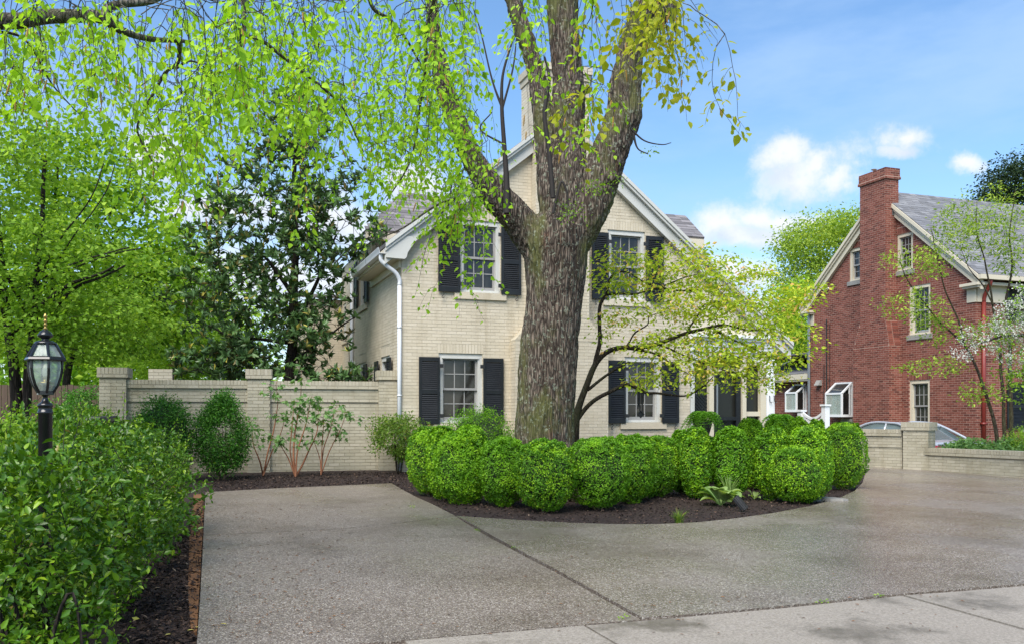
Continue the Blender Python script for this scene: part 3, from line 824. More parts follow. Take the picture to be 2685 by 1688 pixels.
# ------------------------------------------------------------------ building frame
class Bld:
    def __init__(s, name, label, cat, x0, y0, ang):
        s.o = Vector((x0, y0, 0)); s.u = Vector((cos(ang), sin(ang), 0)); s.w = Vector((-sin(ang), cos(ang), 0))
        s.root = thing(name, label, cat, (x0, y0, 0), ang)
        s.c = Vector((-(s.o.dot(s.u)), -(s.o.dot(s.w)), H))          # the eye, in this building's own axes
    def ray(s, px, v):
        d = Vector(((px - CX) / F, 1, (HV - v) / F))
        return Vector((d.dot(s.u), d.dot(s.w), d.z))
    def front(s, px, v, c=0.0):
        r = s.ray(px, v); t = (c - s.c.y) / r.y; p = s.c + r * t; return p.x, p.z
    def side(s, px, v, c=0.0):
        r = s.ray(px, v); t = (c - s.c.x) / r.x; p = s.c + r * t; return p.y, p.z
FRONTROT, SIDEROT = 0.0, -pi / 2
def window(parent, pos, rz, w, h, rows=4, cols=3, casing='white', sash='grey_sash', cw=.095, sill=True, sill_m='cream', name='window', sill_over=.12, rec=.05, split=.5):
    """double-hung window, its outer face in the wall plane; local x runs along the wall, -y points outwards"""
    b = MB()
    y0, y1 = rec - .045, rec + .08
    b.box(0, cw, y0, y1, 0, h); b.box(w - cw, w, y0, y1, 0, h); b.box(cw, w - cw, y0, y1, h - cw, h); b.box(cw, w - cw, y0, y1, 0, .05)
    b.box(cw - .02, w - cw + .02, y0 - .02, y0 - .001, h - cw - .01, h - cw + .02)
    f = b.build(name, casing, parent); f.location = pos; f.rotation_euler = (0, 0, rz)
    x0, x1, z0, z1 = cw, w - cw, .05, h - cw
    zm = z0 + (z1 - z0) * split
    st = .045
    for part, (za, zb, yy) in (('upper', (zm - .02, z1, rec + .005)), ('lower', (z0, zm + .02, rec + .045))):
        s = MB()
        bot = .05 if part == 'upper' else .075
        s.box(x0, x0 + st, yy, yy + .035, za, zb); s.box(x1 - st, x1, yy, yy + .035, za, zb)
        s.box(x0 + st, x1 - st, yy, yy + .035, zb - st, zb); s.box(x0 + st, x1 - st, yy, yy + .035, za, za + bot)
        gx0, gx1, gz0, gz1 = x0 + st, x1 - st, za + bot, zb - st
        nr = rows // 2; mw = .020
        for i in range(1, cols):
            xx = gx0 + (gx1 - gx0) * i / cols; s.box(xx - mw / 2, xx + mw / 2, yy + .004, yy + .03, gz0, gz1)
        for j in range(1, nr):
            zz = gz0 + (gz1 - gz0) * j / nr; s.box(gx0, gx1, yy + .006, yy + .028, zz - mw / 2, zz + mw / 2)
        so = s.build('sash', sash, f)
        for i in range(cols):
            for j in range(nr):
                pw, ph = (gx1 - gx0) / cols, (gz1 - gz0) / nr
                q = MB(); q.box(gx0 + i * pw + mw * .4, gx0 + (i + 1) * pw - mw * .4, yy + .018, yy + .022, gz0 + j * ph + mw * .4, gz0 + (j + 1) * ph - mw * .4)
                q.build('pane', 'glass', f)
    if sill:
        q = MB(); q.box(-sill_over, w + sill_over, -.07, rec + .05, -.15, -.01)
        q.build('sill', sill_m, f)
        q = MB(); q.box(-.02, w + .02, -.02, rec + .06, -.009, .03); q.build('subsill', casing, f)
    return f
def shutter(parent, pos, rz, w, h, hinge=1, dog=True, m='black_paint'):
    b = MB(); st = .055; t = .035
    b.box(0, st, -t, 0, 0, h); b.box(w - st, w, -t, 0, 0, h)
    rails = ((0, .11), (h * .45, h * .45 + .09), (h - .085, h))
    for a, c in rails: b.box(st, w - st, -t + .002, -.002, a, c)
    o = b.build('shutter', m, parent); o.location = pos; o.rotation_euler = (0, 0, rz)
    s = MB()
    for a, c in ((rails[0][1], rails[1][0]), (rails[1][1], rails[2][0])):
        k = max(2, int((c - a) / .040)); p = (c - a) / k
        for i in range(k):
            z = a + (i + .5) * p
            s.hexa([(st, -t + .004, z - p * .55), (w - st, -t + .004, z - p * .55), (w - st, -t + .010, z - p * .62), (st, -t + .010, z - p * .62)],
                   [(st, -.008, z + p * .42), (w - st, -.008, z + p * .42), (w - st, -.002, z + p * .35), (st, -.002, z + p * .35)])
    s.build('louvres', m, o, kind='stuff')
    q = MB()
    for z in (h * .12, h * .87): 
        xa = -.075 if hinge < 0 else w - .02
        q.box(xa, xa + .095, -t - .012, -t + .002, z - .04, z + .04)
    q.build('hinges', 'iron', o)
    if dog:
        xx = w * .78 if hinge < 0 else w * .22
        q = MB(); pts = [(xx, -.03, -.01), (xx + .015, -.045, -.045), (xx - .01, -.05, -.075), (xx - .035, -.05, -.10), (xx - .02, -.05, -.13), (xx + .005, -.05, -.125), (xx + .005, -.05, -.105)]
        q.tube(smooth_path(pts, 4), .0075, 5); q.tube([(xx, 0, -.02), (xx, -.05, -.02)], .009, 5); q.build('shutter_dog', 'iron', o)
    return o
def shingles(P, o, a, b, la, lb, exp=.14, tab=.30, lean=.045):
    a, b = Vector(a).normalized(), Vector(b).normalized(); n = a.cross(b).normalized()
    if n.z < 0: n = -n
    k = 0; s = 0.0
    b2 = (b - n * lean).normalized(); n2 = a.cross(b2); n2 = n2 if n2.z > 0 else -n2
    while s < lb - .01:
        x = -random.uniform(0, tab)
        while x < la:
            w = tab * random.uniform(.6, 1.15); xa, xb = max(0, x), min(la, x + w)
            if xb - xa > .03:
                c = Vector(o) + a * ((xa + xb) / 2) + b * (s + exp * .55) + n * (.012 + random.uniform(0, .006))
                P.append((tuple(c), tuple(a), tuple(b2), tuple(n2), (xb - xa) / 2 - .003, exp * .58, .007))
            x += w
        s += exp; k += 1
    return P

# ------------------------------------------------------------------ the cream painted-brick house
def build_cream():
    global JT
    JT = .007
    B = Bld('cream_brick_house', 'cream painted brick house with front gable, black shutters and grey shingle roof', 'house', -2.275, 18.5, TH)
    R = B.root
    AX, AZ, SL = 3.47, 8.17, .80
    rf = lambda x: AZ - SL * abs(x - AX)
    wt = lambda x: rf(x) - .16
    XW, XP = 6.80, 9.28
    P = []
    # windows on the front: (left px, right px, head v, sill v)
    wins = []
    for name, (u0, u1, vt, vb) in (('ll', (1150, 1265, 926, 1108)), ('lr', (1638, 1733, 936, 1106)), ('ul', (1205, 1312, 580, 768)), ('ur', (1593.6, 1691, 606, 786))):
        um = (u0 + u1) / 2
        x0, _ = B.front(u0, vt); x1, _ = B.front(u1, vt); zt = B.front(um, vt)[1]; zb = B.front(um, vb)[1]
        wins.append((x0, x1, zb, zt))
    low_b = min(wins[0][2], wins[1][2]); 
    wins[0] = wins[0][:2] + (wins[1][2], wins[0][3])
    holes = list(wins)
    chim_lo, chim_hi = (2.38, 4.56), (2.86, 4.10)
    fn = lambda x, z: (x, 0, z)
    wall = MB()
    backing(wall, [0, AX, XW], wt, .25, holes, fn, (0, -1, 0), .25)
    sold = [(x0 - .03, x1 + .03, z1, z1 + .2) for x0, x1, z0, z1 in holes]
    span = lambda z: (AX - (AZ - .2 - z) / SL, AX + (AZ - .2 - z) / SL) if z < AZ - .3 else None
    skip = [(chim_lo[0], chim_lo[1], 0, 3.3), (chim_hi[0], chim_hi[1], 3.3, 9)]
    sills = [(x0 - .12, x1 + .12, z0 - .15, z0) for x0, x1, z0, z1 in holes]
    lay(P, course_rects(0, XW, .25, AZ, holes + sold + skip + sills, span), fn, (1, 0, 0), (0, -1, 0), .005)
    for q in sold: lay(P, soldiers(*q), fn, (1, 0, 0), (0, -1, 0), .005)
    # flank wall
    DS = 7.8
    sw = [(1.19, 2.16, 1.52, 2.91), (4.0, 5.0, 1.52, 2.92), (3.9, 4.9, 4.36, 5.62), (7.0, 7.6, 3.75, 4.75)]
    fs = lambda y, z: (0, y, z)
    st = lambda y: 4.98 if y < 3.2 else 5.8
    backing(wall, [.252, 3.2, DS], st, .25, sw, fs, (-1, 0, 0), .25)
    ss = [(a - .03, b + .03, d, d + .2) for a, b, c, d in sw[:2]] + [(a - .12, b + .12, c - .15, c) for a, b, c, d in sw]
    lay(P, course_rects(0, 3.2, .25, 4.98, sw + ss, phase=.1), fs, (0, 1, 0), (-1, 0, 0), .005)
    lay(P, course_rects(3.2, DS, .25, 5.8, sw + ss, phase=.03), fs, (0, 1, 0), (-1, 0, 0), .005)
    for q in ss[:2]: lay(P, soldiers(*q), fs, (0, 1, 0), (-1, 0, 0), .005)
    # the body behind, rear wing
    wall.box(.25, 9.3, 3.5, 9.0, .2, 5.85)
    wall.box(7.0, 9.42, 3.75, 5.4, 5.85, 6.5)
    wall.box(-.95, .6, DS, 12.0, .2, 4.9)
    fr = lambda x, z: (x, DS, z)
    lay(P, course_rects(-.95, .0, .25, 4.9, []), fr, (1, 0, 0), (0, -1, 0), .005)
    frr = lambda y, z: (-.95, y, z)
    lay(P, course_rects(DS, 11, .25, 4.9, []), frr, (0, 1, 0), (-1, 0, 0), .005)
    fu = lambda x, z: (x, 3.5, z)
    lay(P, course_rects(-.0, 1.6, 5.0, 5.85, []), fu, (1, 0, 0), (0, -1, 0), .005)
    wall.box(0, .25, 3.25, 3.6, 5.0, 5.8)
    wall.build('wall', 'cream_wall', R)
    # tympanum over the porch: smooth boards
    tb = MB(); tb.prism([(XW, 3.42), (9.15, 3.42), (XW, wt(XW))], lambda p, k: (p[0], .01 + .2 * k, p[1])); tb.build('gable_boarding', 'trim_cream', R)
    # chimney
    ch = MB(); cy = -.30
    ch.box(chim_lo[0], chim_lo[1], cy, .02, .25, 3.20); ch.box(chim_hi[0], chim_hi[1], cy, .6, 3.70, 9.0)
    ch.hexa([(chim_lo[0], cy, 3.2), (chim_lo[1], cy, 3.2), (chim_lo[1], .02, 3.2), (chim_lo[0], .02, 3.2)], [(chim_hi[0], cy, 3.7), (chim_hi[1], cy, 3.7), (chim_hi[1], .02, 3.7), (chim_hi[0], .02, 3.7)])
    ch.box(chim_hi[0] - .06, chim_hi[1] + .06, cy - .06, .66, 9.0, 9.16); ch.box(chim_hi[0] - .03, chim_hi[1] + .03, cy - .03, .63, 8.86, 9.0)
    co = ch.build('chimney', 'cream_wall', R)
    PC = []
    fc = lambda x, z: (x, cy, z)
    lay(PC, course_rects(chim_lo[0], chim_lo[1], .25, 3.2), fc, (1, 0, 0), (0, -1, 0), .005)
    lay(PC, course_rects(chim_hi[0], chim_hi[1], 3.7, 8.86), fc, (1, 0, 0), (0, -1, 0), .005)
    lay(PC, course_rects(chim_lo[0], chim_lo[1], 3.2, 3.7, [], lambda z: (chim_lo[0] + (z - 3.2) / .5 * .47, chim_lo[1] - (z - 3.2) / .5 * .47)), fc, (1, 0, 0), (0, -1, 0), .005)
    for x, z0, z1 in ((chim_lo[0], .25, 3.2), (chim_hi[0], 3.7, 8.86)):
        fl = lambda y, z, x=x: (x, y, z)
        lay(PC, course_rects(cy, 0 if z0 < 1 else .6, z0, z1, phase=.05), fl, (0, 1, 0), (-1, 0, 0), .005)
    fk = lambda x, z: (x, cy - .06, z)
    lay(PC, course_rects(chim_hi[0] - .06, chim_hi[1] + .06, 9.0, 9.16, phase=.05), fk, (1, 0, 0), (0, -1, 0), .006)
    P += PC
    pieces(R, 'brick', P, 'cream', 300)
    # windows + shutters, front
    sh = {0: ((1097, 1151.5), (1265.5, 1318)), 1: ((1592.5, 1637.5), (1733.5, 1777)), 2: ((1148, 1204.5), (1312.5, 1364)), 3: ((1550, 1593), (1691.5, 1737))}
    for i, (x0, x1, z0, z1) in enumerate(wins):
        window(R, (x0, .02, z0), 0, x1 - x0, z1 - z0)
        hh = z1 - z0 - .07
        for k, (a, b) in enumerate(sh[i]):
            xa, xb = B.front(a, 900 if i < 2 else 650)[0], B.front(b, 900 if i < 2 else 650)[0]
            shutter(R, (xa, -.035, z0 - .02), 0, xb - xa, hh, 1 if k == 0 else -1)
    for (a, b, c, d) in sw:
        window(R, (-.02 + .04, b, c), SIDEROT, b - a, d - c, sill_over=.1)
        if b - a > .9:
            for k, (ya, yb) in enumerate(((b + .40, b + .03), (a - .03, a - .40))):
                s_ = shutter(R, (-.05, ya, c - .02), SIDEROT, .37, d - c - .05, 1 if k == 0 else -1, dog=False)
    # roofs
    def slab(mb, pts, t):
        pts = [Vector(p) for p in pts]
        nn = (pts[1] - pts[0]).cross(pts[2] - pts[0]).normalized()
        if nn.z < 0: nn = -nn
        mb.hexa([p - nn * t for p in pts], pts)
    ro = MB()
    zl, zr = rf(-.38), rf(9.50)
    slab(ro, [(-.38, -.24, zl), (AX, -.24, AZ), (AX, 6.2, AZ), (-.38, 3.2, zl)], .06)
    slab(ro, [(AX, -.24, AZ), (9.5, -.24, zr), (9.5, 5.0, zr), (AX, 6.2, AZ)], .06)
    E = lambda d: 7.3 - .8 * (4.6 - d)
    slab(ro, [(-.22, 2.93, E(2.93)), (7.2, 2.93, E(2.93)), (7.2, 4.6, 7.3), (1.03, 4.6, 7.3)], .05)
    slab(ro, [(7.2, 3.66, E(3.66)), (9.46, 3.66, E(3.66)), (9.46, 4.6, 7.3), (7.2, 4.6, 7.3)], .05)
    slab(ro, [(-.22, 2.93, E(2.93)), (1.03, 4.6, 7.3), (1.03, 6.3, 7.3), (-.22, 8.0, E(2.93))], .05)
    slab(ro, [(1.03, 4.6, 7.3), (9.46, 4.6, 7.3), (9.46, 7.0, 5.4), (1.03, 7.0, 5.4)], .05)
    slab(ro, [(-1.15, DS - .2, 5.0), (.8, DS - .2, 5.0), (.8, 12, 5.6), (-1.15, 12, 5.6)], .1)
    roof = ro.build('roof', 'shingle', R)
    PS = []
    bdir = (0, 1, .8)
    # rows on the hipped end shorten as they rise
    ex = .145; ll = math.hypot(1.67, 1.336); s = 0
    while s < ll - .02:
        x0 = -.22 + 1.25 * s / ll
        q = shingles([], (x0, 2.93 + 1.67 * s / ll, E(2.93 + 1.67 * s / ll)), (1, 0, 0), bdir, 5.2 - x0, ex * .9, ex, .42); PS += q; s += ex
    shingles(PS, (5.4, 3.66, E(3.66)), (1, 0, 0), bdir, 4.06, math.hypot(.94, .752), ex, .42)
    pieces(roof, 'shingle', PS, 'shingle', 300, 'shingle_rows')
    # bargeboards with bed mould, eaves, cornice return
    bb = MB()
    for (xa, xb) in ((-.38, AX), (AX, 9.5)):
        a0, b0 = Vector((xa, 0, rf(xa))), Vector((xb, 0, rf(xb)))
        for (y0, y1, dz0, dz1) in ((-.25, -.205, -.09, .0), (-.22, -.15, -.16, -.09), (-.14, -.02, -.42, -.10)):
            lo = [(a0.x, y0, a0.z + dz0 - .01), (b0.x, y0, b0.z + dz0 - .01), (b0.x, y1, b0.z + dz0 - .01), (a0.x, y1, a0.z + dz0 - .01)]
            hi = [(a0.x, y0, a0.z + dz1 - .01), (b0.x, y0, b0.z + dz1 - .01), (b0.x, y1, b0.z + dz1 - .01), (a0.x, y1, a0.z + dz1 - .01)]
            bb.hexa(lo, hi)
    barge = bb.build('bargeboard', 'white', R)
    cr = MB()
    poly = [(-.36, zl - .13), (-.36, zl - .30), (.02, zl - .31), (.06, zl - .27), (.08, zl - .18), (.16, zl - .05), (.34, zl + .16), (.0, zl + .16)]
    cr.prism(poly, lambda p, k: (p[0], -.19 + .17 * k, p[1])); cr.build('cornice_return', 'white', R)
    ev = MB()
    ev.box(-.34, -.005, -.0, 3.22, zl - .30, zl - .25)                      # soffit
    ev.box(-.06, -.010, .02, 3.2, zl - .46, zl - .30)                      # frieze
    ev.box(-.37, -.33, -.1, 3.22, zl - .28, zl - .10)                      # fascia
    ev.box(-.22, 1.5, 2.90, 2.96, E(2.93) - .24, E(2.93) - .05)
    ev.box(7.2, 9.44, 3.63, 3.70, E(3.66) - .28, E(3.66) - .05)
    ev.box(9.40, 9.46, 3.70, 4.6, E(3.66) - .28, E(3.66) - .05)
    ev.build('eaves', 'trim_cream', R)
    gt = MB()
    prof = [(0, 0), (-.12, 0), (-.13, .05), (-.15, .11), (-.15, .12), (-.145, .12), (-.12, .045), (-.115, .01), (0, .01)]
    gt.prism(prof, lambda p, k: (-.372 + p[0], -.16 + 3.36 * k, zl - .22 + p[1])); gt.build('gutter', 'whitepipe', R)
    dp = MB()
    xg, zg = -.44, zl - .22
    dp.tube(smooth_path([(xg, -.05, zg), (xg, -.05, zg - .12), (xg + .10, -.05, zg - .22), (xg + .30, -.04, zg - .36), (-.055, -.03, zg - .50), (-.055, -.03, zg - .62)], 5), .044, 10)
    dp.tube([(-.055, -.03, zg - .62), (-.055, -.03, .45)], .044, 10)
    for z in (3.4, 2.0): dp.tube([(-.055, -.03, z - .015), (-.055, -.03, z + .015)], .052, 10)
    dp.build('downspout', 'whitepipe', R, True)
    d2 = MB(); d2.tube([(-.06, 5.75, 5.4), (-.06, 5.75, .5)], .045, 10); d2.box(-.12, .0, 5.69, 5.81, 3.0, 3.03); d2.build('downspout', 'whitepipe', R, True)
    # porch below the long slope
    pz = lambda v, x: B.front(0, v)[1]
    def PX(u): return B.front(u, 1000, .05)[0]
    def PZ(u, v): return B.front(u, v, .05)[1]
    ztop = PZ(1930, 884); zbeam = PZ(1930, 934)
    po = MB()
    po.box(XW + .002, 9.42, -.16, .3, ztop - .03, ztop + .04); po.box(XW + .002, 9.3, -.10, .25, ztop - .10, ztop - .03); po.box(XW + .002, 9.2, -.05, .2, ztop - .24, ztop - .10)
    po.box(XW + .002, 9.18, -.03, .18, zbeam + .10, ztop - .24)
    po.build('porch_entablature', 'bright_white', R)
    ar = MB()                                                                 # shallow arched spandrels under the beam
    xa, xb = PX(1818), PX(2006)
    arch = [(xa, zbeam + .10), (xb, zbeam + .10), (xb, zbeam - .22)] + [(xb + (xa - xb) * t, zbeam - .22 + .24 * math.sin(pi * t) ** .8) for t in np.linspace(.06, .94, 12)] + [(xa, zbeam - .22)]
    ar.prism(arch, lambda p, k: (p[0], .02 + .1 * k, p[1])); ar.build('porch_arch', 'bright_white', R)
    for (u0, u1, m_) in ((1807.5, 1818.5, 'white'), (1857, 1869, 'trim_cream'), (1944, 1954, 'trim_cream'), (1991, 2006, 'trim_cream'), (2006.5, 2028, 'bright_white')):
        q = MB(); a, b = PX(u0), PX(u1); q.box(a, b, .0, .11, .3, zbeam + .1)
        if m_ == 'bright_white':
            q.box(a - .03, b + .03, -.02, .13, PZ(2015, 955) - .03, PZ(2015, 955) + .03); q.box(a + .05, b - .05, -.012, .0, .9, PZ(2015, 975))
        q.build('porch_post', m_, R)
    sc = MB(); sc.box(PX(1817), PX(2007), .14, .15, .3, zbeam + .12); sc.build('porch_screen', 'screen', R)
    for (u0, u1, za, zb_) in ((1954, 1991, PZ(1970, 1090), PZ(1970, 1078)), (1954, 1991, PZ(1970, 956), PZ(1970, 948)), (1870, 1944, zbeam - .36, zbeam - .28)):
        rl = MB(); rl.box(PX(u0) + .002, PX(u1) - .002, .03, .09, za, zb_); rl.build('porch_rail', 'trim_cream', R)
    dr = MB(); a, b = PX(1872), PX(1942); zt = zbeam - .36
    for (x0, x1, z0, z1) in ((a, a + .10, .3, zt), (b - .12, b, .3, zt), (a + .1, b - .12, zt - .1, zt), (a + .1, b - .12, PZ(1900, 1101), PZ(1900, 1092)), (a + .1, b - .12, .3, .8)): dr.box(x0, x1, .05, .10, z0, z1)
    door = dr.build('screen_door', 'black_paint', R)
    q = MB(); q.box(PX(1877), PX(1881), .02, .05, PZ(1880, 1090), PZ(1880, 1006)); q.build('door_handle', 'greypipe', door)
    la = MB(); x0, x1, z0, z1 = PX(1818.5), PX(1857), .3, PZ(1840, 1030)
    k = x0 - (z1 - z0)
    while k < x1:
        for sgn in (1, -1):
            a0, b0 = (k, z0), (k + (z1 - z0), z1)
            pts = []
            for (p, q_) in ((a0, b0),):
                s0 = max(0, (x0 - p[0]) / (q_[0] - p[0])); s1 = min(1, (x1 - p[0]) / (q_[0] - p[0]))
                if s1 > s0:
                    f0, f1 = (p[0] + (q_[0] - p[0]) * s0, p[1] + (q_[1] - p[1]) * s0), (p[0] + (q_[0] - p[0]) * s1, p[1] + (q_[1] - p[1]) * s1)
                    if sgn < 0: f0, f1 = (x0 + x1 - f0[0], f0[1]), (x0 + x1 - f1[0], f1[1])
                    la.bar((f0[0], .11 + .008 * sgn, f0[1]), (f1[0], .11 + .008 * sgn, f1[1]), .045, .012, (0, 1, 0))
        k += .085
    la.build('lattice', 'black_paint', R, kind='stuff')
    lb = MB(); lb.box(x0, x1, .13, .135, z0, z1); lb.build('lattice_backing', 'white', R)
    for u in (2012, 2024):
        q = MB(); xx = PX(u); zz = PZ(u, 1050)
        q.tube(smooth_path([(xx, -.02, zz + .12), (xx, -.05, zz + .1), (xx, -.05, zz), (xx + .03, -.06, zz - .05), (xx + .06, -.06, zz - .02)], 4), .009, 5); q.build('hook', 'iron', R)
    return B
CREAM = build_cream()
# ------------------------------------------------------------------ garden walls
def brick_run(root, P, joints, x0, x1, z0, zt, yf=0.0, cap=True, band=0.0, ends=True):
    """a run of wall along local x with its face at y = yf, capped by a projecting row of bricks on edge"""
    t = .24
    zc = zt - .165 if cap else zt
    joints.box(x0, x1, yf, yf + t, z0, zc)
    fn = lambda x, z: (x, yf, z)
    zb = zc - 4 * CH if band else zc
    lay(P, course_rects(x0, x1, z0, zb, phase=random.uniform(0, .1)), fn, (1, 0, 0), (0, -1, 0), .007)
    if band:
        joints.box(x0, x1, yf - band, yf + .01, zb, zc)
        fb = lambda x, z: (x, yf - band, z)
        lay(P, course_rects(x0, x1, zb, zc, phase=random.uniform(0, .1)), fb, (1, 0, 0), (0, -1, 0), .007)
    if cap:
        pr = band + .035
        joints.box(x0, x1, yf - pr, yf + t + pr, zc, zt - .008)
        fc = lambda x, z: (x, yf - pr, z)
        lay(P, course_rects(x0, x1, zc, zc + CH, phase=.07), fc, (1, 0, 0), (0, -1, 0), .007)
        lay(P, soldiers(x0, x1, zc + CH, zt), fc, (1, 0, 0), (0, -1, 0), .008)
        # tops of the bricks on edge
        n = np.array((0, 0, 1.0))
        for xa, xb, za, zb_ in soldiers(x0, x1, 0, 1):
            P.append((np.array(((xa + xb) / 2, yf + t / 2, zt - .006)), (1, 0, 0), (0, 1, 0), n, (xb - xa) / 2, t / 2 + pr, .006))
def pier(root, P, joints, x0, x1, y0, y1, z0, zt):
    joints.box(x0, x1, y0, y1, z0, zt - .2)
    joints.box(x0 - .035, x1 + .035, y0 - .035, y1 + .035, zt - .2, zt - .008)
    for (dz0, dz1, e) in ((z0, zt - .2, 0), (zt - .2, zt - .2 + 1 * CH, .035)):
        ff = lambda x, z, e=e: (x, y0 - e, z)
        lay(P, course_rects(x0 - e, x1 + e, dz0, dz1, phase=.1), ff, (1, 0, 0), (0, -1, 0), .007)
        fl = lambda y, z, e=e: (x0 - e, y, z)
        lay(P, course_rects(y0 - e, y1 + e, dz0, dz1, phase=.03), fl, (0, 1, 0), (-1, 0, 0), .007)
        fr = lambda y, z, e=e: (x1 + e, y, z)
        lay(P, course_rects(y0 - e, y1 + e, dz0, dz1, phase=.03), fr, (0, 1, 0), (1, 0, 0), .007)
    for f, a, n, r in ((lambda x, z: (x, y0 - .035, z), (1, 0, 0), (0, -1, 0), (x0 - .035, x1 + .035)), (lambda y, z: (x0 - .035, y, z), (0, 1, 0), (-1, 0, 0), (y0 - .035, y1 + .035)), (lambda y, z: (x1 + .035, y, z), (0, 1, 0), (1, 0, 0), (y0 - .035, y1 + .035))):
        lay(P, soldiers(r[0], r[1], zt - .2 + CH, zt), f, a, n, .008)
def wall_thing(name, label, pL, pR):
    d = pR - pL; ang = math.atan2(d.y, d.x)
    B = Bld(name, label, 'wall', pL.x, pL.y, ang)
    return B
def build_garden_wall():
    global JT
    JT = .009
    pL, pR = at(262, HV, 17.6), at(1041, HV, 18.9)
    B = wall_thing('garden_wall', 'cream painted brick garden wall with three piers joining the house', pL, pR)
    R = B.root; P = []; J = MB()
    X = lambda u: B.front(u, 1000)[0]
    zt, zp, zb = 2.30, 2.535, .2
    p = [(X(263), X(332)), (X(650), X(708)), (X(993), X(1040))]
    for a, b in p: pier(R, P, J, a, b, -.07, .36, zb, zp)
    brick_run(R, P, J, p[0][1] + .003, p[1][0] - .003, zb, zt, .03, True, .022)
    brick_run(R, P, J, p[1][1] + .003, p[2][0] - .003, zb, zt, .03, True, .022)
    # the return that runs back behind the end pier
    J.box(p[0][1] + .05, p[0][1] + .55, 2.2, 2.5, zb, 2.62)
    fn = lambda x, z: (x, 2.2, z)
    lay(P, course_rects(p[0][1] + .05, p[0][1] + .55, 1.8, 2.62), fn, (1, 0, 0), (0, -1, 0), .007)
    J.build('mortar_core', 'cream_joint', R)
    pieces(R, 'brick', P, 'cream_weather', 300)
build_garden_wall()
def build_drive_wall():
    q = [at(2150, HV, 22.9), at(2366, HV, 21.45), at(2432, HV, 21.0), at(2800, HV, 18.1)]
    # taller section
    B = wall_thing('boundary_wall', 'cream painted brick boundary wall with pier and soldier cap beside the parked car', q[0], q[1])
    P, J = [], MB(); L = (q[1] - q[0]).length
    zt = H + (HV - 1124) / F * 21.9
    brick_run(B.root, P, J, 0, L, .1, zt, 0, True, .02)
    zp = H + (HV - 1105) / F * 21.2
    zpb = .1
    x1 = L + B.front(2434, 1150, -.1)[0] - B.front(2366, 1150, -.1)[0]
    pier(B.root, P, J, B.front(2366, 1150, -.1)[0] + .02, B.front(2433, 1150, -.1)[0], -.1, .36, zpb, zp)
    J.build('mortar_core', 'cream_joint', B.root)
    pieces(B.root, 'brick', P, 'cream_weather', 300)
    B2 = wall_thing('low_wall', 'low cream painted brick wall with worn paint edging the driveway', q[2] + Vector((-.1, .1, 0)), q[3])
    P, J = [], MB(); L = (q[3] - q[2]).length
    zt2 = H + (HV - 1176) / F * 20.3
    brick_run(B2.root, P, J, 0, L, .1, zt2, 0, True, 0)
    J.build('mortar_core', 'cream_joint', B2.root)
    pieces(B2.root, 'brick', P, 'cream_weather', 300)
build_drive_wall()

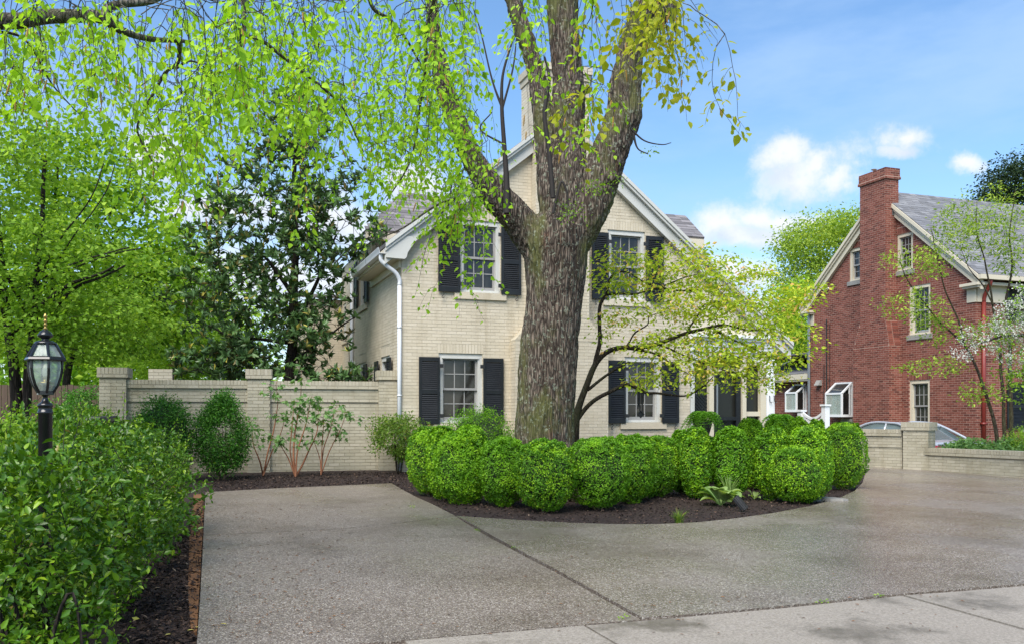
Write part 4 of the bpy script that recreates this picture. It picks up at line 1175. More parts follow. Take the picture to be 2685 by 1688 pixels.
# ------------------------------------------------------------------ the red brick house
def build_red():
    global JT
    JT = .013
    B = Bld('red_brick_house', 'red brick house with stone sills, tall gable chimney and blue grey roof', 'house', 13.4, 25.9, TH)
    R = B.root
    side = lambda u, v, c=0.0: B.side(u, v, c)
    D = side(2122, 900)[0]                         # depth of the gable wall
    RY = D / 2; EZ = 5.72; RZ = side(2320, 503)[1]
    top = lambda y: min(RZ - .12, RZ - .12 - (RZ - .12 - EZ) * abs(y - RY) / RY)
    wall = MB(); P = []
    W = {}
    def rect(u0, u1, vt, vb):
        um = (u0 + u1) / 2
        y1, y0 = side(u0, vt)[0], side(u1, vt)[0]
        return (y0, y1, side(um, vb)[1], side(um, vt)[1])
    wl = [rect(2228, 2268, 650, 735), rect(2352, 2394, 612, 709), rect(2385, 2440, 747, 876), rect(2385, 2438, 995, 1128)]
    fs = lambda y, z: (0, y, z)
    backing(wall, [0, RY, D], top, -.2, wl, fs, (-1, 0, 0), .3)
    cya, cyb = side(2322, 700, -.46)[0], side(2255, 700, -.46)[0]       # stack, along the wall
    lya, lyb = cya - .16, cyb + .32
    sold = [(a - .02, b + .02, d, d + .2) for a, b, c, d in wl]
    sil = [(a - .08, b + .08, c - .13, c) for a, b, c, d in wl]
    skip = [(cya, cyb, 3.6, 12), (lya, lyb, -1, 3.0)]
    span = lambda z: (0, D) if z < EZ else ((RY - RY * (RZ - .12 - z) / (RZ - .12 - EZ)), (RY + RY * (RZ - .12 - z) / (RZ - .12 - EZ))) if z < RZ - .2 else None
    lay(P, course_rects(0, D, -.2, RZ, wl + sold + sil + skip, span), fs, (0, 1, 0), (-1, 0, 0), .003)
    for q in sold: lay(P, [x for x in soldiers(*q) if not (cya < x[0] < cyb)], fs, (0, 1, 0), (-1, 0, 0), .003)
    # street front
    FW = 9.0
    ff = lambda x, z: (x, 0, z)
    X = lambda u, v=900: B.front(u, v)[0]; Z = lambda u, v: B.front(u, v)[1]
    fw = [(X(2683), X(2683) + 1.0, Z(2683, 1118), Z(2683, 1008)), (X(2683), X(2683) + 1.0, Z(2683, 836), Z(2683, 730))]
    backing(wall, [.302, FW], lambda x: EZ, -.2, fw, ff, (0, -1, 0), .3)
    lay(P, course_rects(0, FW, -.2, EZ, fw, phase=.06), ff, (1, 0, 0), (0, -1, 0), .003)
    # lower rear wing in line with the gable
    D2 = D + 3.6
    wall.box(.35, 6, D + .01, D2, -.2, 2.9)
    f2 = lambda y, z: (.35, y, z)
    lay(P, course_rects(D + .01, D2, -.2, 2.9), f2, (0, 1, 0), (-1, 0, 0), .003)
    wall.build('wall', 'red_mortar', R)
    # chimney
    c = MB(); cx = -.46; zs0, zs1 = side(2330, 905, cx)[1], side(2330, 838, cx)[1]; ct = side(2285, 452, cx)[1]
    c.box(cx, .1, lya, lyb, -.2, zs0); c.hexa([(cx, lya, zs0), (.1, lya, zs0), (.1, lyb, zs0), (cx, lyb, zs0)], [(cx, cya, zs1), (.1, cya, zs1), (.1, cyb, zs1), (cx, cyb, zs1)])
    c.box(cx, .06, cya, cyb, zs1, ct); c.box(cx - .05, .11, cya - .05, cyb + .05, ct - .36, ct - .27); c.box(cx - .03, .09, cya - .03, cyb + .03, ct - .27, ct - .005)
    co = c.build('chimney', 'red_mortar', R)
    fa = lambda y, z: (cx, y, z)
    def face(y0, y1, z0, z1, span=None, e=0.0):
        lay(P, course_rects(y0 - e, y1 + e, z0, z1, [], span, phase=.04), lambda y, z: (cx - e, y, z), (0, 1, 0), (-1, 0, 0), .003)
    face(lya, lyb, -.2, zs0); face(cya, cyb, zs1, ct - .36); face(cya, cyb, ct - .36, ct - .27, None, .05); face(cya, cyb, ct - .27, ct, None, .03)
    k = (zs1 - zs0)
    face(lya, lyb, zs0, zs1, lambda z: (lya + (z - zs0) / k * (cya - lya), lyb - (z - zs0) / k * (lyb - cyb)))
    for (yy, z0, z1, x1, e) in ((lya, -.2, zs0, 0, 0), (cya, zs1, ct - .36, .06, 0), (cya, ct - .36, ct - .27, .06, .05), (cya, ct - .27, ct, .06, .03)):
        lay(P, course_rects(cx - e, x1 + e, z0, z1, phase=.09), lambda x, z, yy=yy, e=e: (x, yy - e, z), (1, 0, 0), (0, -1, 0), .003)
    q = np.array((0, -(zs1 - zs0), cya - lya)); q = q / np.linalg.norm(q); bq = np.array((0, cya - lya, zs1 - zs0)); ln = np.linalg.norm(bq); bq = bq / ln
    kk = int(ln / CH)
    for i in range(kk):
        for (xa, xb) in ((cx, cx + .2), (cx + .21, 0.0)):
            cc = np.array(((xa + xb) / 2, lya, zs0)) + bq * (i + .5) * CH
            P.append((cc + q * .003 * 0 + np.array((0, -.002, 0)), (1, 0, 0), bq, np.array((0, -bq[2], bq[1])), (xb - xa) / 2 - .004, CH / 2 - .005, .005))
    pieces(R, 'brick', P, 'red', 300)
    fl = MB(); fl.box(-.20, .09, cya - .015, cya + .3, ct - 1.52, ct - 1.3); fl.build('flashing', 'lead', R)
    vb = MB(); vb.tube([(-.2, cyb - .35, ct), (-.2, cyb - .35, ct + .12)], .02, 6); vb.lathe([(.05, 0), (.10, .03), (.02, .06)], 10, (-.2, cyb - .35, ct + .12)); vb.build('chimney_cowl', 'stone', R)
    # windows
    for i, (a, b, cz, d) in enumerate(wl):
        window(R, (.02, b, cz), SIDEROT, b - a, d - cz, 4, 3 if i else 2, 'trim_cream', 'grey_sash', .10, True, 'stone', sill_over=.08, split=.5)
    for (a, b, cz, d) in fw:
        window(R, (a, .02, cz), 0, b - a, d - cz, 4, 3, 'trim_cream', 'bright_white', .10, True, 'stone')
        w_ = X(2681) - X(2636)
        shutter(R, (a - w_ - .02, -.04, cz - .05), 0, w_, d - cz + .08, 1, dog=False)
    # roof
    def slab(mb, pts, t):
        pts = [Vector(p) for p in pts]; nn = (pts[1] - pts[0]).cross(pts[2] - pts[0]).normalized()
        if nn.z < 0: nn = -nn
        mb.hexa([p - nn * t for p in pts], pts)
    ro = MB(); sl = (RZ - EZ) / RY
    ze = EZ - .28 * sl + .12
    x0 = -.20
    slab(ro, [(x0, -.28, ze), (FW + .3, -.28, ze), (FW + .3, RY, RZ), (x0, RY, RZ)], .06)
    slab(ro, [(x0, RY, RZ), (FW + .3, RY, RZ), (FW + .3, D + .28, ze), (x0, D + .28, ze)], .06)
    slab(ro, [(0.0, D - .2, 3.9), (6, D - .2, 3.9), (6, D2, 3.9), (0, D2, 3.9)], .05)
    slab(ro, [(0.05, D, 3.15), (3, D, 4.2), (3, D2 + .2, 4.2), (0.05, D2 + .2, 3.15)], .06)
    roof = ro.build('roof', 'slate', R)
    PS = shingles([], (x0, -.28, ze), (1, 0, 0), (0, RY + .28, RZ - ze), FW, math.hypot(RY + .28, RZ - ze), .145, .33, .04)
    pieces(roof, 'shingle', PS, 'slate', 300, 'shingle_rows')
    # rakes and cornices
    rk = MB()
    for (ya, za, yb, zb) in ((-.28, ze, RY, RZ), (D + .28, ze, RY, RZ)):
        for (xa, xb, d0, d1) in ((x0 - .03, x0 + .03, -.13, -.005), (x0 + .02, x0 + .10, -.22, -.13), (x0 + .08, x0 + .19, -.42, -.10)):
            rk.hexa([(xa, ya, za + d0), (xb, ya, za + d0), (xb, yb, zb + d0), (xa, yb, zb + d0)], [(xa, ya, za + d1), (xb, ya, za + d1), (xb, yb, zb + d1), (xa, yb, zb + d1)])
    rk.build('rake_board', 'trim_cream', R)
    tr = MB()
    for (ya, yb) in ((-.30, .34), (D - .34, D + .32)):
        tr.box(-.26, .02, ya, yb, ze - .30, ze - .22); tr.box(-.20, .01, ya + .04, yb - .04, ze - .36, ze - .30)
    for (ya, yb) in ((-.03, .28), (D - .28, D + .03)): tr.box(-.04, .0, ya, yb, ze - .75, ze - .37)
    tr.build('cornice_return', 'trim_cream', R)
    gt = MB(); gt.box(-.22, FW, -.40, -.27, ze - .14, ze - .01); gt.box(-.15, FW, -.26, .0, ze - .28, ze - .2); gt.box(0.02, FW, -.05, -.006, ze - .75, ze - .28); gt.box(-.02, 3, D + .22, D + .26, 2.98, 3.14)
    gt.build('gutter', 'trim_cream', R)
    e2 = MB(); e2.box(-.05, .34, D + .02, D2 + .15, 2.86, 2.92); e2.box(-.08, -.04, D + .02, D2 + .15, 2.92, 3.12); e2.build('wing_eaves', 'trim_cream', R)
    # downspouts, pipes, wires, vent
    xd = X(2574); dn = MB(); dn.tube(smooth_path([(xd, -.3, ze - .1), (xd, -.3, ze - .25), (xd, -.12, ze - .55), (xd, -.075, ze - .75)], 4), .055, 10); dn.tube([(xd, -.075, ze - .75), (xd, -.075, 0)], .06, 10)
    for z in (1.35, 3.6): dn.box(xd - .075, xd + .075, -.14, -.01, z - .03, z + .03)
    dn.build('red_downspout', 'reddown', R, True)
    y2 = side(2126, 900)[0]; pp = MB(); pp.tube([(-.08, y2, EZ - .4), (-.08, y2, 1.0)], .05, 8); pp.box(-.16, -.01, y2 - .1, y2 + .1, 1.0, 1.35); pp.build('grey_downspout', 'greypipe', R)
    for u, r, z0, z1 in ((2169, .022, 1.2, 5.0), (2177, .008, 1.4, 4.8), (2162, .012, 1.2, 3.4)):
        w = MB(); yy = side(u, 900)[0]; w.tube([(-.03, yy, z0), (-.03, yy, z1)], r, 6); w.build('conduit', 'iron', R)
    yv, zv = side(2150, 1003); vh = MB(); vh.hexa([(-.18, yv - .12, zv - .09), (0, yv - .12, zv - .09), (0, yv + .12, zv - .09), (-.18, yv + .12, zv - .09)], [(-.06, yv - .12, zv + .1), (0, yv - .12, zv + .1), (0, yv + .12, zv + .1), (-.06, yv + .12, zv + .1)]); vh.build('vent_hood', 'stone', R)
    yl, zl = side(2172, 757); lt = MB(); lt.tube([(0, yl, zl), (-.1, yl, zl)], .05, 8); lt.tube([(-.1, yl, zl), (-.2, yl, zl - .05)], .045, 8); lt.build('flood_light', 'bright_white', R)
    # projecting garden windows
    for (u0, u1, vt, vb, xo, vm) in ((2163, 2237, 1000, 1094, 0.0, 1030), (2058, 2116, 1005, 1080, .35, 1028)):
        y0 = B.side(u1, vt, xo)[0]; pr = .48
        y1 = B.side(u0, vb, xo - pr)[0]; zt = B.side(u1, vt, xo)[1]; zb = B.side(u1, 1092 if xo == 0 else 1079, xo)[1]; zm = B.side(u0 + 3, vm, xo - pr)[1]
        w = MB(); s = .055
        for y in (y0, y1 - s):
            w.box(xo - pr, xo - pr + s, y, y + s, zb, zm); w.box(xo - s, xo, y, y + s, zb, zt)
            w.box(xo - pr + s, xo - s, y + .004, y + s - .004, zb, zb + s + .03); w.bar((xo - pr + .02, y + s / 2, zm - .02), (xo - .02, y + s / 2, zt - .02), s, s)
            w.box(xo - .16, xo - .11, y + .004, y + s - .004, zb + s, zt - .15)
        w.box(xo - pr - .002, xo - pr + s, y0 + s, y1 - s, zb, zb + s + .03); w.box(xo - pr - .002, xo - pr + s, y0 + s, y1 - s, zm - s, zm + .01); w.box(xo - s, xo + .0, y0 + s, y1 - s, zt - s, zt)
        w.box(xo - pr + s, xo - .004, y0 + s, y1 - s, zb, zb + .03)
        wo = w.build('garden_window', 'bright_white', R)
        for (nm, lo, hi) in (('pane', (xo - pr + .02, y0 + s, zb + s + .03), (xo - pr + .026, y1 - s, zm - s)),):
            q = MB(); q.box(lo[0], hi[0], lo[1], hi[1], lo[2], hi[2]); q.build('pane', 'lampglass', wo)
        q = MB(); q.box(xo - pr + s, xo - .16, y0 + .022, y0 + .028, zb + s + .03, zm - .02); q.build('pane', 'glass', wo)
        q = MB(); q.hexa([(xo - pr + .05, y0 + s, zm - .03), (xo - .05, y0 + s, zt - .06), (xo - .05, y1 - s, zt - .06), (xo - pr + .05, y1 - s, zm - .03)], [(xo - pr + .05, y0 + s, zm - .024), (xo - .05, y0 + s, zt - .054), (xo - .05, y1 - s, zt - .054), (xo - pr + .05, y1 - s, zm - .024)]); q.build('pane', 'glass', wo)
        q = MB(); q.box(xo - pr + .06, xo - .05, y0 + s, y1 - s, (zb + zm) / 2 - .01, (zb + zm) / 2 + .005); q.build('shelf', 'lampglass', wo)
        q = MB(); q.box(xo - .012, xo - .008, y0 + s, y1 - s, zb, zt - .06); q.build('interior', 'screen', wo)
        if xo == 0:
            for yy, zz in ((y0 + .5, (zb + zm) / 2 + .005), (y0 + .35, zb + .03)):
                q = MB(); q.lathe([(.05, 0), (.075, .11), (.085, .11), (.085, .14), (.06, .14)], 10, (xo - .25, yy, zz)); q.build('flower_pot', 'terracotta', wo)
                L = Leaves(); L.spray((xo - .25, yy, zz + .2), 30, .05, (.06, .11), .2); L.build('pot_plant', 'l_shrub', .35, wo)
        q = MB(); q.box(xo - .10, xo, y0 - .05, y1 - .35, zb - .22, zb - .06); q.build('sill', 'stone', R)
    return B
RED = build_red()

# ------------------------------------------------------------------ car, gate, lamp, small things
def build_car():
    """silver saloon seen over the wall from behind its flank"""
    p = at(2345, HV, 24.3)
    root = thing('parked_car', 'silver sedan parked behind the cream boundary wall with red tail lamp', 'car', (p.x, p.y, -.06), radians(109.7))
    # local x forward, y left; profile of the body
    L, W = 4.6, 1.78
    low = [(-2.3, .35), (-2.3, .62), (-2.24, .92), (-2.1, .99), (-1.35, 1.02), (-.5, .95), (.9, .93), (1.35, .90), (2.1, .72), (2.28, .55), (2.3, .3), (1.9, .22), (-1.9, .22)]
    b = MB()
    def sect(k):
        return k
    rows = []
    for y, inset, dz in ((-W / 2, .05, 0), (-W / 2 + .04, 0, .0), (-W / 2 + .12, 0, .015), (0, 0, .03), (W / 2 - .12, 0, .015), (W / 2 - .04, 0, .0), (W / 2, .05, 0)):
        rows.append([(x * (1 - inset * .1), y, z + (dz if z > .6 else 0)) for x, z in low])
    n = len(low); base = []
    for r in rows: b.v += r
    for i in range(len(rows) - 1):
        for k in range(n):
            b.f.append((i * n + k, i * n + (k + 1) % n, (i + 1) * n + (k + 1) % n, (i + 1) * n + k))
    b.f.append(tuple(range(n))[::-1]); b.f.append(tuple((len(rows) - 1) * n + k for k in range(n)))
    body = b.build('body', 'car_paint', root, True)
    # cabin
    cab = [(-1.75, .99), (-1.0, 1.36), (-.55, 1.44), (0.0, 1.455), (.35, 1.40), (1.25, .93)]
    c = MB(); rws = []
    for y, f in ((-.80, 0.0), (-.62, 1.0), (-.3, 1.02), (.3, 1.02), (.62, 1.0), (.80, 0.0)):
        rws.append([(x, y, .93 + (z - .93) * (f if f else .02)) for x, z in cab])
    n = len(cab)
    for r in rws: c.v += r
    for i in range(len(rws) - 1):
        for k in range(n - 1): c.f.append((i * n + k, i * n + k + 1, (i + 1) * n + k + 1, (i + 1) * n + k))
    c.build('cabin_glass', 'car_glass', root, True)
    r = MB()
    top = [(-1.02, 1.365), (-.55, 1.452), (0, 1.468), (.38, 1.41)]
    for a, bb in zip(top, top[1:]):
        lo = [(a[0], -.63, a[1] - .01), (bb[0], -.63, bb[1] - .01), (bb[0], .63, bb[1] - .01), (a[0], .63, a[1] - .01)]
        r.hexa(lo, [(x, y, z + .022) for x, y, z in lo])
    for s in (-1, 1):
        for q in ([(-1.85, s * .80, .98), (-1.0, s * .635, 1.37), (-.55, s * .625, 1.45), (.35, s * .63, 1.415), (1.3, s * .80, .95)],):
            r.tube(smooth_path(q, 5), .035, 6)
        r.tube([(-.35, s * .80, .95), (-.40, s * .63, 1.44)], .03, 5); r.tube([(-1.15, s * .80, .98), (-1.1, s * .66, 1.31)], .03, 5)
    r.build('roof', 'car_paint', root, True)
    for s in (-1, 1):
        q = MB(); q.hexa([(-2.30, s * .50, .70), (-2.30, s * .90, .70), (-1.98, s * .905, .74), (-1.98, s * .885, .74)], [(-2.27, s * .50, .90), (-2.25, s * .89, .92), (-1.95, s * .90, .94), (-1.95, s * .87, .94)]); q.build('tail_lamp', 'tail', root)
        for x in (-1.4, 1.4):
            q = MB(); q.tube([(x, s * .70, .31), (x, s * .90, .31)], .31, 18); w = q.build('wheel', 'rubber', root)
            q = MB(); q.tube([(x, s * .885, .31), (x, s * .905, .31)], .2, 14); q.build('rim', 'greypipe', w)
    q = MB(); q.box(-2.31, -2.285, -.3, .3, .66, .78); q.build('number_plate', 'bright_white', root)
    q = MB(); q.box(-2.29, -2.255, -.75, .75, .925, .945); q.build('trunk_trim', 'greypipe', root)
build_car()
def build_gate():
    a, b = at(2098, HV, 26.5), at(2158, HV, 25.6)
    B = Bld('garden_gate', 'white garden gate with a scooped lattice top between two posts', 'gate', a.x, a.y, math.atan2(b.y - a.y, b.x - a.x))
    R = B.root; L = (b - a).length
    Z = lambda v: H + (HV - v) / F * 26.0
    for x, zt in ((-.05, Z(1078)), (L, Z(1064))):
        q = MB(); q.box(x, x + .16, -.06, .1, 0, zt); q.box(x - .03, x + .19, -.09, .13, zt, zt + .05); q.build('post', 'bright_white', R)
    f = MB(); zt, zl = Z(1082), Z(1097)
    pts = [(.12 + (L - .13) * t, 0, zt - .16 * math.sin(pi * t)) for t in np.linspace(0, 1, 14)]
    for p, q_ in zip(pts, pts[1:]): f.bar(p, q_, .05, .07, (0, 0, 1))
    f.box(.12, L, -.02, .03, zl - .35, zl - .28); f.box(.12, L, -.02, .03, .2, .3)
    f.box(.115, .17, -.02, .03, .1, zt - .02); f.box(L - .06, L - .005, -.02, .03, .1, zt - .02)
    f.build('frame', 'bright_white', R)
    l = MB(); z0, z1 = .3, zt - .1
    for k in range(-16, 16):
        for s in (1, -1):
            x0 = .12 + k * .12; 
            for p0, p1 in (((x0, z0), (x0 + (z1 - z0), z1)),):
                t0, t1 = max(0, (.12 - p0[0]) / (p1[0] - p0[0])), min(1, (L - p0[0]) / (p1[0] - p0[0]))
                if t1 > t0 + .02:
                    def pt(t):
                        xx, zz = p0[0] + (p1[0] - p0[0]) * t, p0[1] + (p1[1] - p0[1]) * t
                        return ((.12 + L - xx) if s < 0 else xx, .005 * s, min(zz, zt - .08 - .16 * math.sin(pi * min(1, max(0, (xx - .12) / (L - .12))))))
                    l.bar(pt(t0), pt(t1), .03, .008, (0, 1, 0))
    l.build('lattice', 'bright_white', R, kind='stuff')
build_gate()
LAMP = at(119, HV, 5.3)
def build_lamp():
    gx = g(LAMP.x, LAMP.y)
    root = thing('lamp_post', 'black six-sided lantern on a round post rising from the holly hedge', 'lamp', (LAMP.x, LAMP.y, gx))
    k = 5.3 / F / 2.523                                   # metres per enlarged pixel
    Zp = lambda y: H + (HV - (550 + y / 2.523)) / F * 5.3 - gx
    po = MB(); pr = .039
    po.lathe([(pr + .012, -.1), (pr + .012, .25), (pr, .3), (pr, Zp(1350)), (pr + .004, Zp(1345)), (pr + .004, Zp(1330)), (pr, Zp(1328)), (pr, Zp(1300)), (pr + .003, Zp(1297)), (pr + .003, Zp(1285)), (pr - .004, Zp(1278)), (.022, Zp(1268)), (.016, Zp(1250)), (.013, Zp(1235)), (.022, Zp(1222)), (.045, Zp(1212))], 20)
    po.build('post', 'lamp_black', root, True)
    n = 6; rot = radians(8)
    zs, zb, zr, zc = Zp(995), Zp(1208), Zp(985), Zp(884)
    rs, rb, rc = 108 * k / .93, 47 * k, 62 * k
    prof = [(rs * .90, zs), (rs * .905, zs - (zs - zb) * .25), (rs * .83, zs - (zs - zb) * .5), (rs * .68, zs - (zs - zb) * .75), (rb, zb)]
    fr = MB()
    ang = [2 * pi * i / n + rot for i in range(n)]
    for a in ang:
        fr.tube([(r * cos(a), r * sin(a), z) for r, z in prof], .0085, 6)
        fr.tube([(rs * 1.0 * cos(a), rs * 1.0 * sin(a), zr + .004), (rc * cos(a), rc * sin(a), zc)], .009, 6)
    for (r, z, h) in ((rb * 1.05, zb, .012),):
        fr.lathe([(r * .8, z - h), (r * 1.1, z - h), (r * 1.1, z + h), (r * .8, z + h)], n, rot=rot)
    fr.build('lantern_frame', 'lamp_black', root)
    rim = MB(); rim.lathe([(rs * .84, zs - .006), (rs * 1.10, zs - .004), (rs * 1.14, zs + .004), (rs * 1.08, zs + .016), (rs * .98, zs + .022), (rs * .86, zs + .020)], n, rot=rot)
    rim.v, rim.f = rim.v, rim.f[:-2]
    rim.build('lantern_rim', 'lamp_black', root)
    for i in range(n):
        a, b = ang[i], ang[(i + 1) % n]
        q = MB(); m = len(prof)
        for j, (r, z) in enumerate(prof):
            q.v += [(r * .985 * cos(a), r * .985 * sin(a), z), (r * .985 * cos(b), r * .985 * sin(b), z)]
        for j in range(m - 1): q.f.append((2 * j, 2 * j + 1, 2 * j + 3, 2 * j + 2))
        q.build('pane', 'lampglass', root)
        q = MB(); q.v = [(rs * .97 * cos(a), rs * .97 * sin(a), zr), (rs * .97 * cos(b), rs * .97 * sin(b), zr), (rc * .97 * cos(b), rc * .97 * sin(b), zc), (rc * .97 * cos(a), rc * .97 * sin(a), zc)]; q.f = [(0, 1, 2, 3)]
        q.build('roof_pane', 'lampglass', root)
    cp = MB(); cp.lathe([(rc * 1.08, zc - .006), (rc * 1.10, zc + .004), (rc * .8, zc + .014), (.019, Zp(862)), (.024, Zp(850)), (.040, Zp(838)), (.043, Zp(828)), (.036, Zp(818)), (.030, Zp(806)), (.014, Zp(795)), (.011, Zp(788))], 18)
    cp.build('lantern_cap', 'lamp_black', root, True)
    fi = MB(); fi.lathe([(.008, Zp(792)), (.013, Zp(786)), (.006, Zp(776)), (.008, Zp(765)), (.012, Zp(760)), (.006, Zp(752)), (.007, Zp(742)), (.013, Zp(736)), (.006, Zp(728)), (.006, Zp(722)), (.010, Zp(712)), (.011, Zp(703)), (.007, Zp(694)), (.002, Zp(684))], 12)
    fi.build('finial', 'brass', root, True)
    bu = MB(); bu.lathe([(.010, Zp(1200)), (.014, Zp(1150)), (.045, Zp(1148)), (.046, Zp(1138)), (.014, Zp(1134)), (.014, Zp(1110)), (.018, Zp(1105))], 12); bu.build('lamp_holder', 'brass', root, True)
    bl = MB(); bl.lathe([(.012, Zp(1105)), (.018, Zp(1080)), (.016, Zp(1050)), (.006, Zp(1018))], 10); bl.build('bulb', 'bulb', root, True)
build_lamp()
def build_small():
    # spotlight beside the hosta
    p = ground_at(1941, 1338, .0)
    r = thing('garden_spotlight', 'dark ribbed spotlight tilted in the mulch beside the hosta', 'spotlight', p)
    q = MB(); a, b = Vector((-.03, -.02, .03)), Vector((-.13, .03, .24))
    a, b = Vector((.07, -.03, .02)), Vector((-.06, .04, .19))
    q.tube([a, a.lerp(b, .5), b], [.042, .044, .046], 12)
    for k in range(12):
        an = k * pi / 6
    q.build('housing', 'plastic_dark', r)
    q = MB(); d = (b - a).normalized(); s = d.cross(Vector((0, 1, 0))).normalized(); t = d.cross(s)
    for k in range(12):
        an = 2 * pi * k / 12; o_ = (s * cos(an) + t * sin(an)) * .046
        q.bar(a + o_, b + o_, .008, .012)
    q.build('cooling_ribs', 'plastic_dark', r); q = MB(); q.tube([(0, 0, -.1), (0, 0, .08)], .012, 6); q.build('stake', 'iron', r)
    # edging stones
    for (u, v, w, lab) in ((2180, 1314, .62, 'flat grey edging stone half under the boxwood at the drive curve'), (2150, 1312, .42, 'smaller grey edging stone wedged against the larger flat one')):
        p = ground_at(u, v); q = MB(); rr = random.Random(u)
        pts = [(cos(a) * w / 2 * rr.uniform(.8, 1.1), sin(a) * .16 * rr.uniform(.8, 1.15)) for a in np.linspace(0, 2 * pi, 9)[:-1]]
        q.prism(pts, lambda s_, k: (s_[0] * (1 - .06 * k), s_[1] * (1 - .1 * k), -.05 + .11 * k)); o = q.build('edging_stone', 'stone'); o.location = p; o.rotation_euler = (0, .04, radians(-25))
        tag(o, lab, 'stone')
    # wind chime hanging in front of the window
    c = at(1680, 1000, 16.6)
    r = thing('wind_chime', 'black wind chime with a diamond sail hanging from the dogwood branch', 'wind chime', c)
    q = MB(); q.lathe([(.07, 0), (.075, .01), (.07, .02)], 14); q.build('top_plate', 'iron', r)
    for k in range(6):
        an = k * pi / 3; ln = .30 + .04 * k
        q = MB(); q.tube([(.05 * cos(an), .05 * sin(an), -.08), (.05 * cos(an), .05 * sin(an), -.08 - ln)], .011, 7); q.build('tube', 'iron', r)
    q = MB(); q.tube([(0, 0, .55), (0, 0, -.62)], .003, 4); q.build('cord', 'iron', r)
    q = MB(); s_ = .075; q.prism([(0, -s_), (s_, 0), (0, s_), (-s_, 0)], lambda p_, k: (p_[0], -.004 + .008 * k, -.60 + p_[1])); q.build('sail', 'iron', r)
    # far fence and the lid of a bin behind the hedge
    B = Bld('wooden_fence', 'weathered dark brown board fence beyond the garden wall end', 'fence', at(-60, HV, 21.5).x, 21.5, .04)
    q = MB()
    x = 0
    L = 5.2
    Zt = H + (HV - 1008) / F * 21.5
    while x < L:
        w = random.uniform(.135, .15); b = MB(); b.box(x, x + w - .012, 0, .02, .3, Zt + random.uniform(-.02, .02)); b.build('board', 'wood_fence', B.root); x += w
    q.box(0, L, .021, .06, .7, .8); q.box(0, L, .021, .06, Zt - .35, Zt - .25); q.build('rail', 'wood_fence', B.root)
    p = at(237, 1098, 13.0)
    r = thing('dustbin', 'dark grey plastic bin with a flat lid behind the hedge', 'bin', (p.x, p.y, g(p.x, p.y)))
    hh = p.z - g(p.x, p.y)
    q = MB(); q.hexa([(-.22, -.25, 0), (.22, -.25, 0), (.22, .25, 0), (-.22, .25, 0)], [(-.27, -.30, hh - .03), (.27, -.30, hh - .03), (.27, .30, hh - .03), (-.27, .30, hh - .03)]); q.build('body', 'plastic_dark', r)
    q = MB(); q.hexa([(-.30, -.33, hh - .03), (.30, -.33, hh - .03), (.30, .33, hh - .03), (-.30, .33, hh - .03)], [(-.27, -.28, hh + .03), (.27, -.28, hh + .03), (.27, .30, hh + .05), (-.27, .30, hh + .05)]); q.build('lid', 'plastic_dark', r)
build_small()
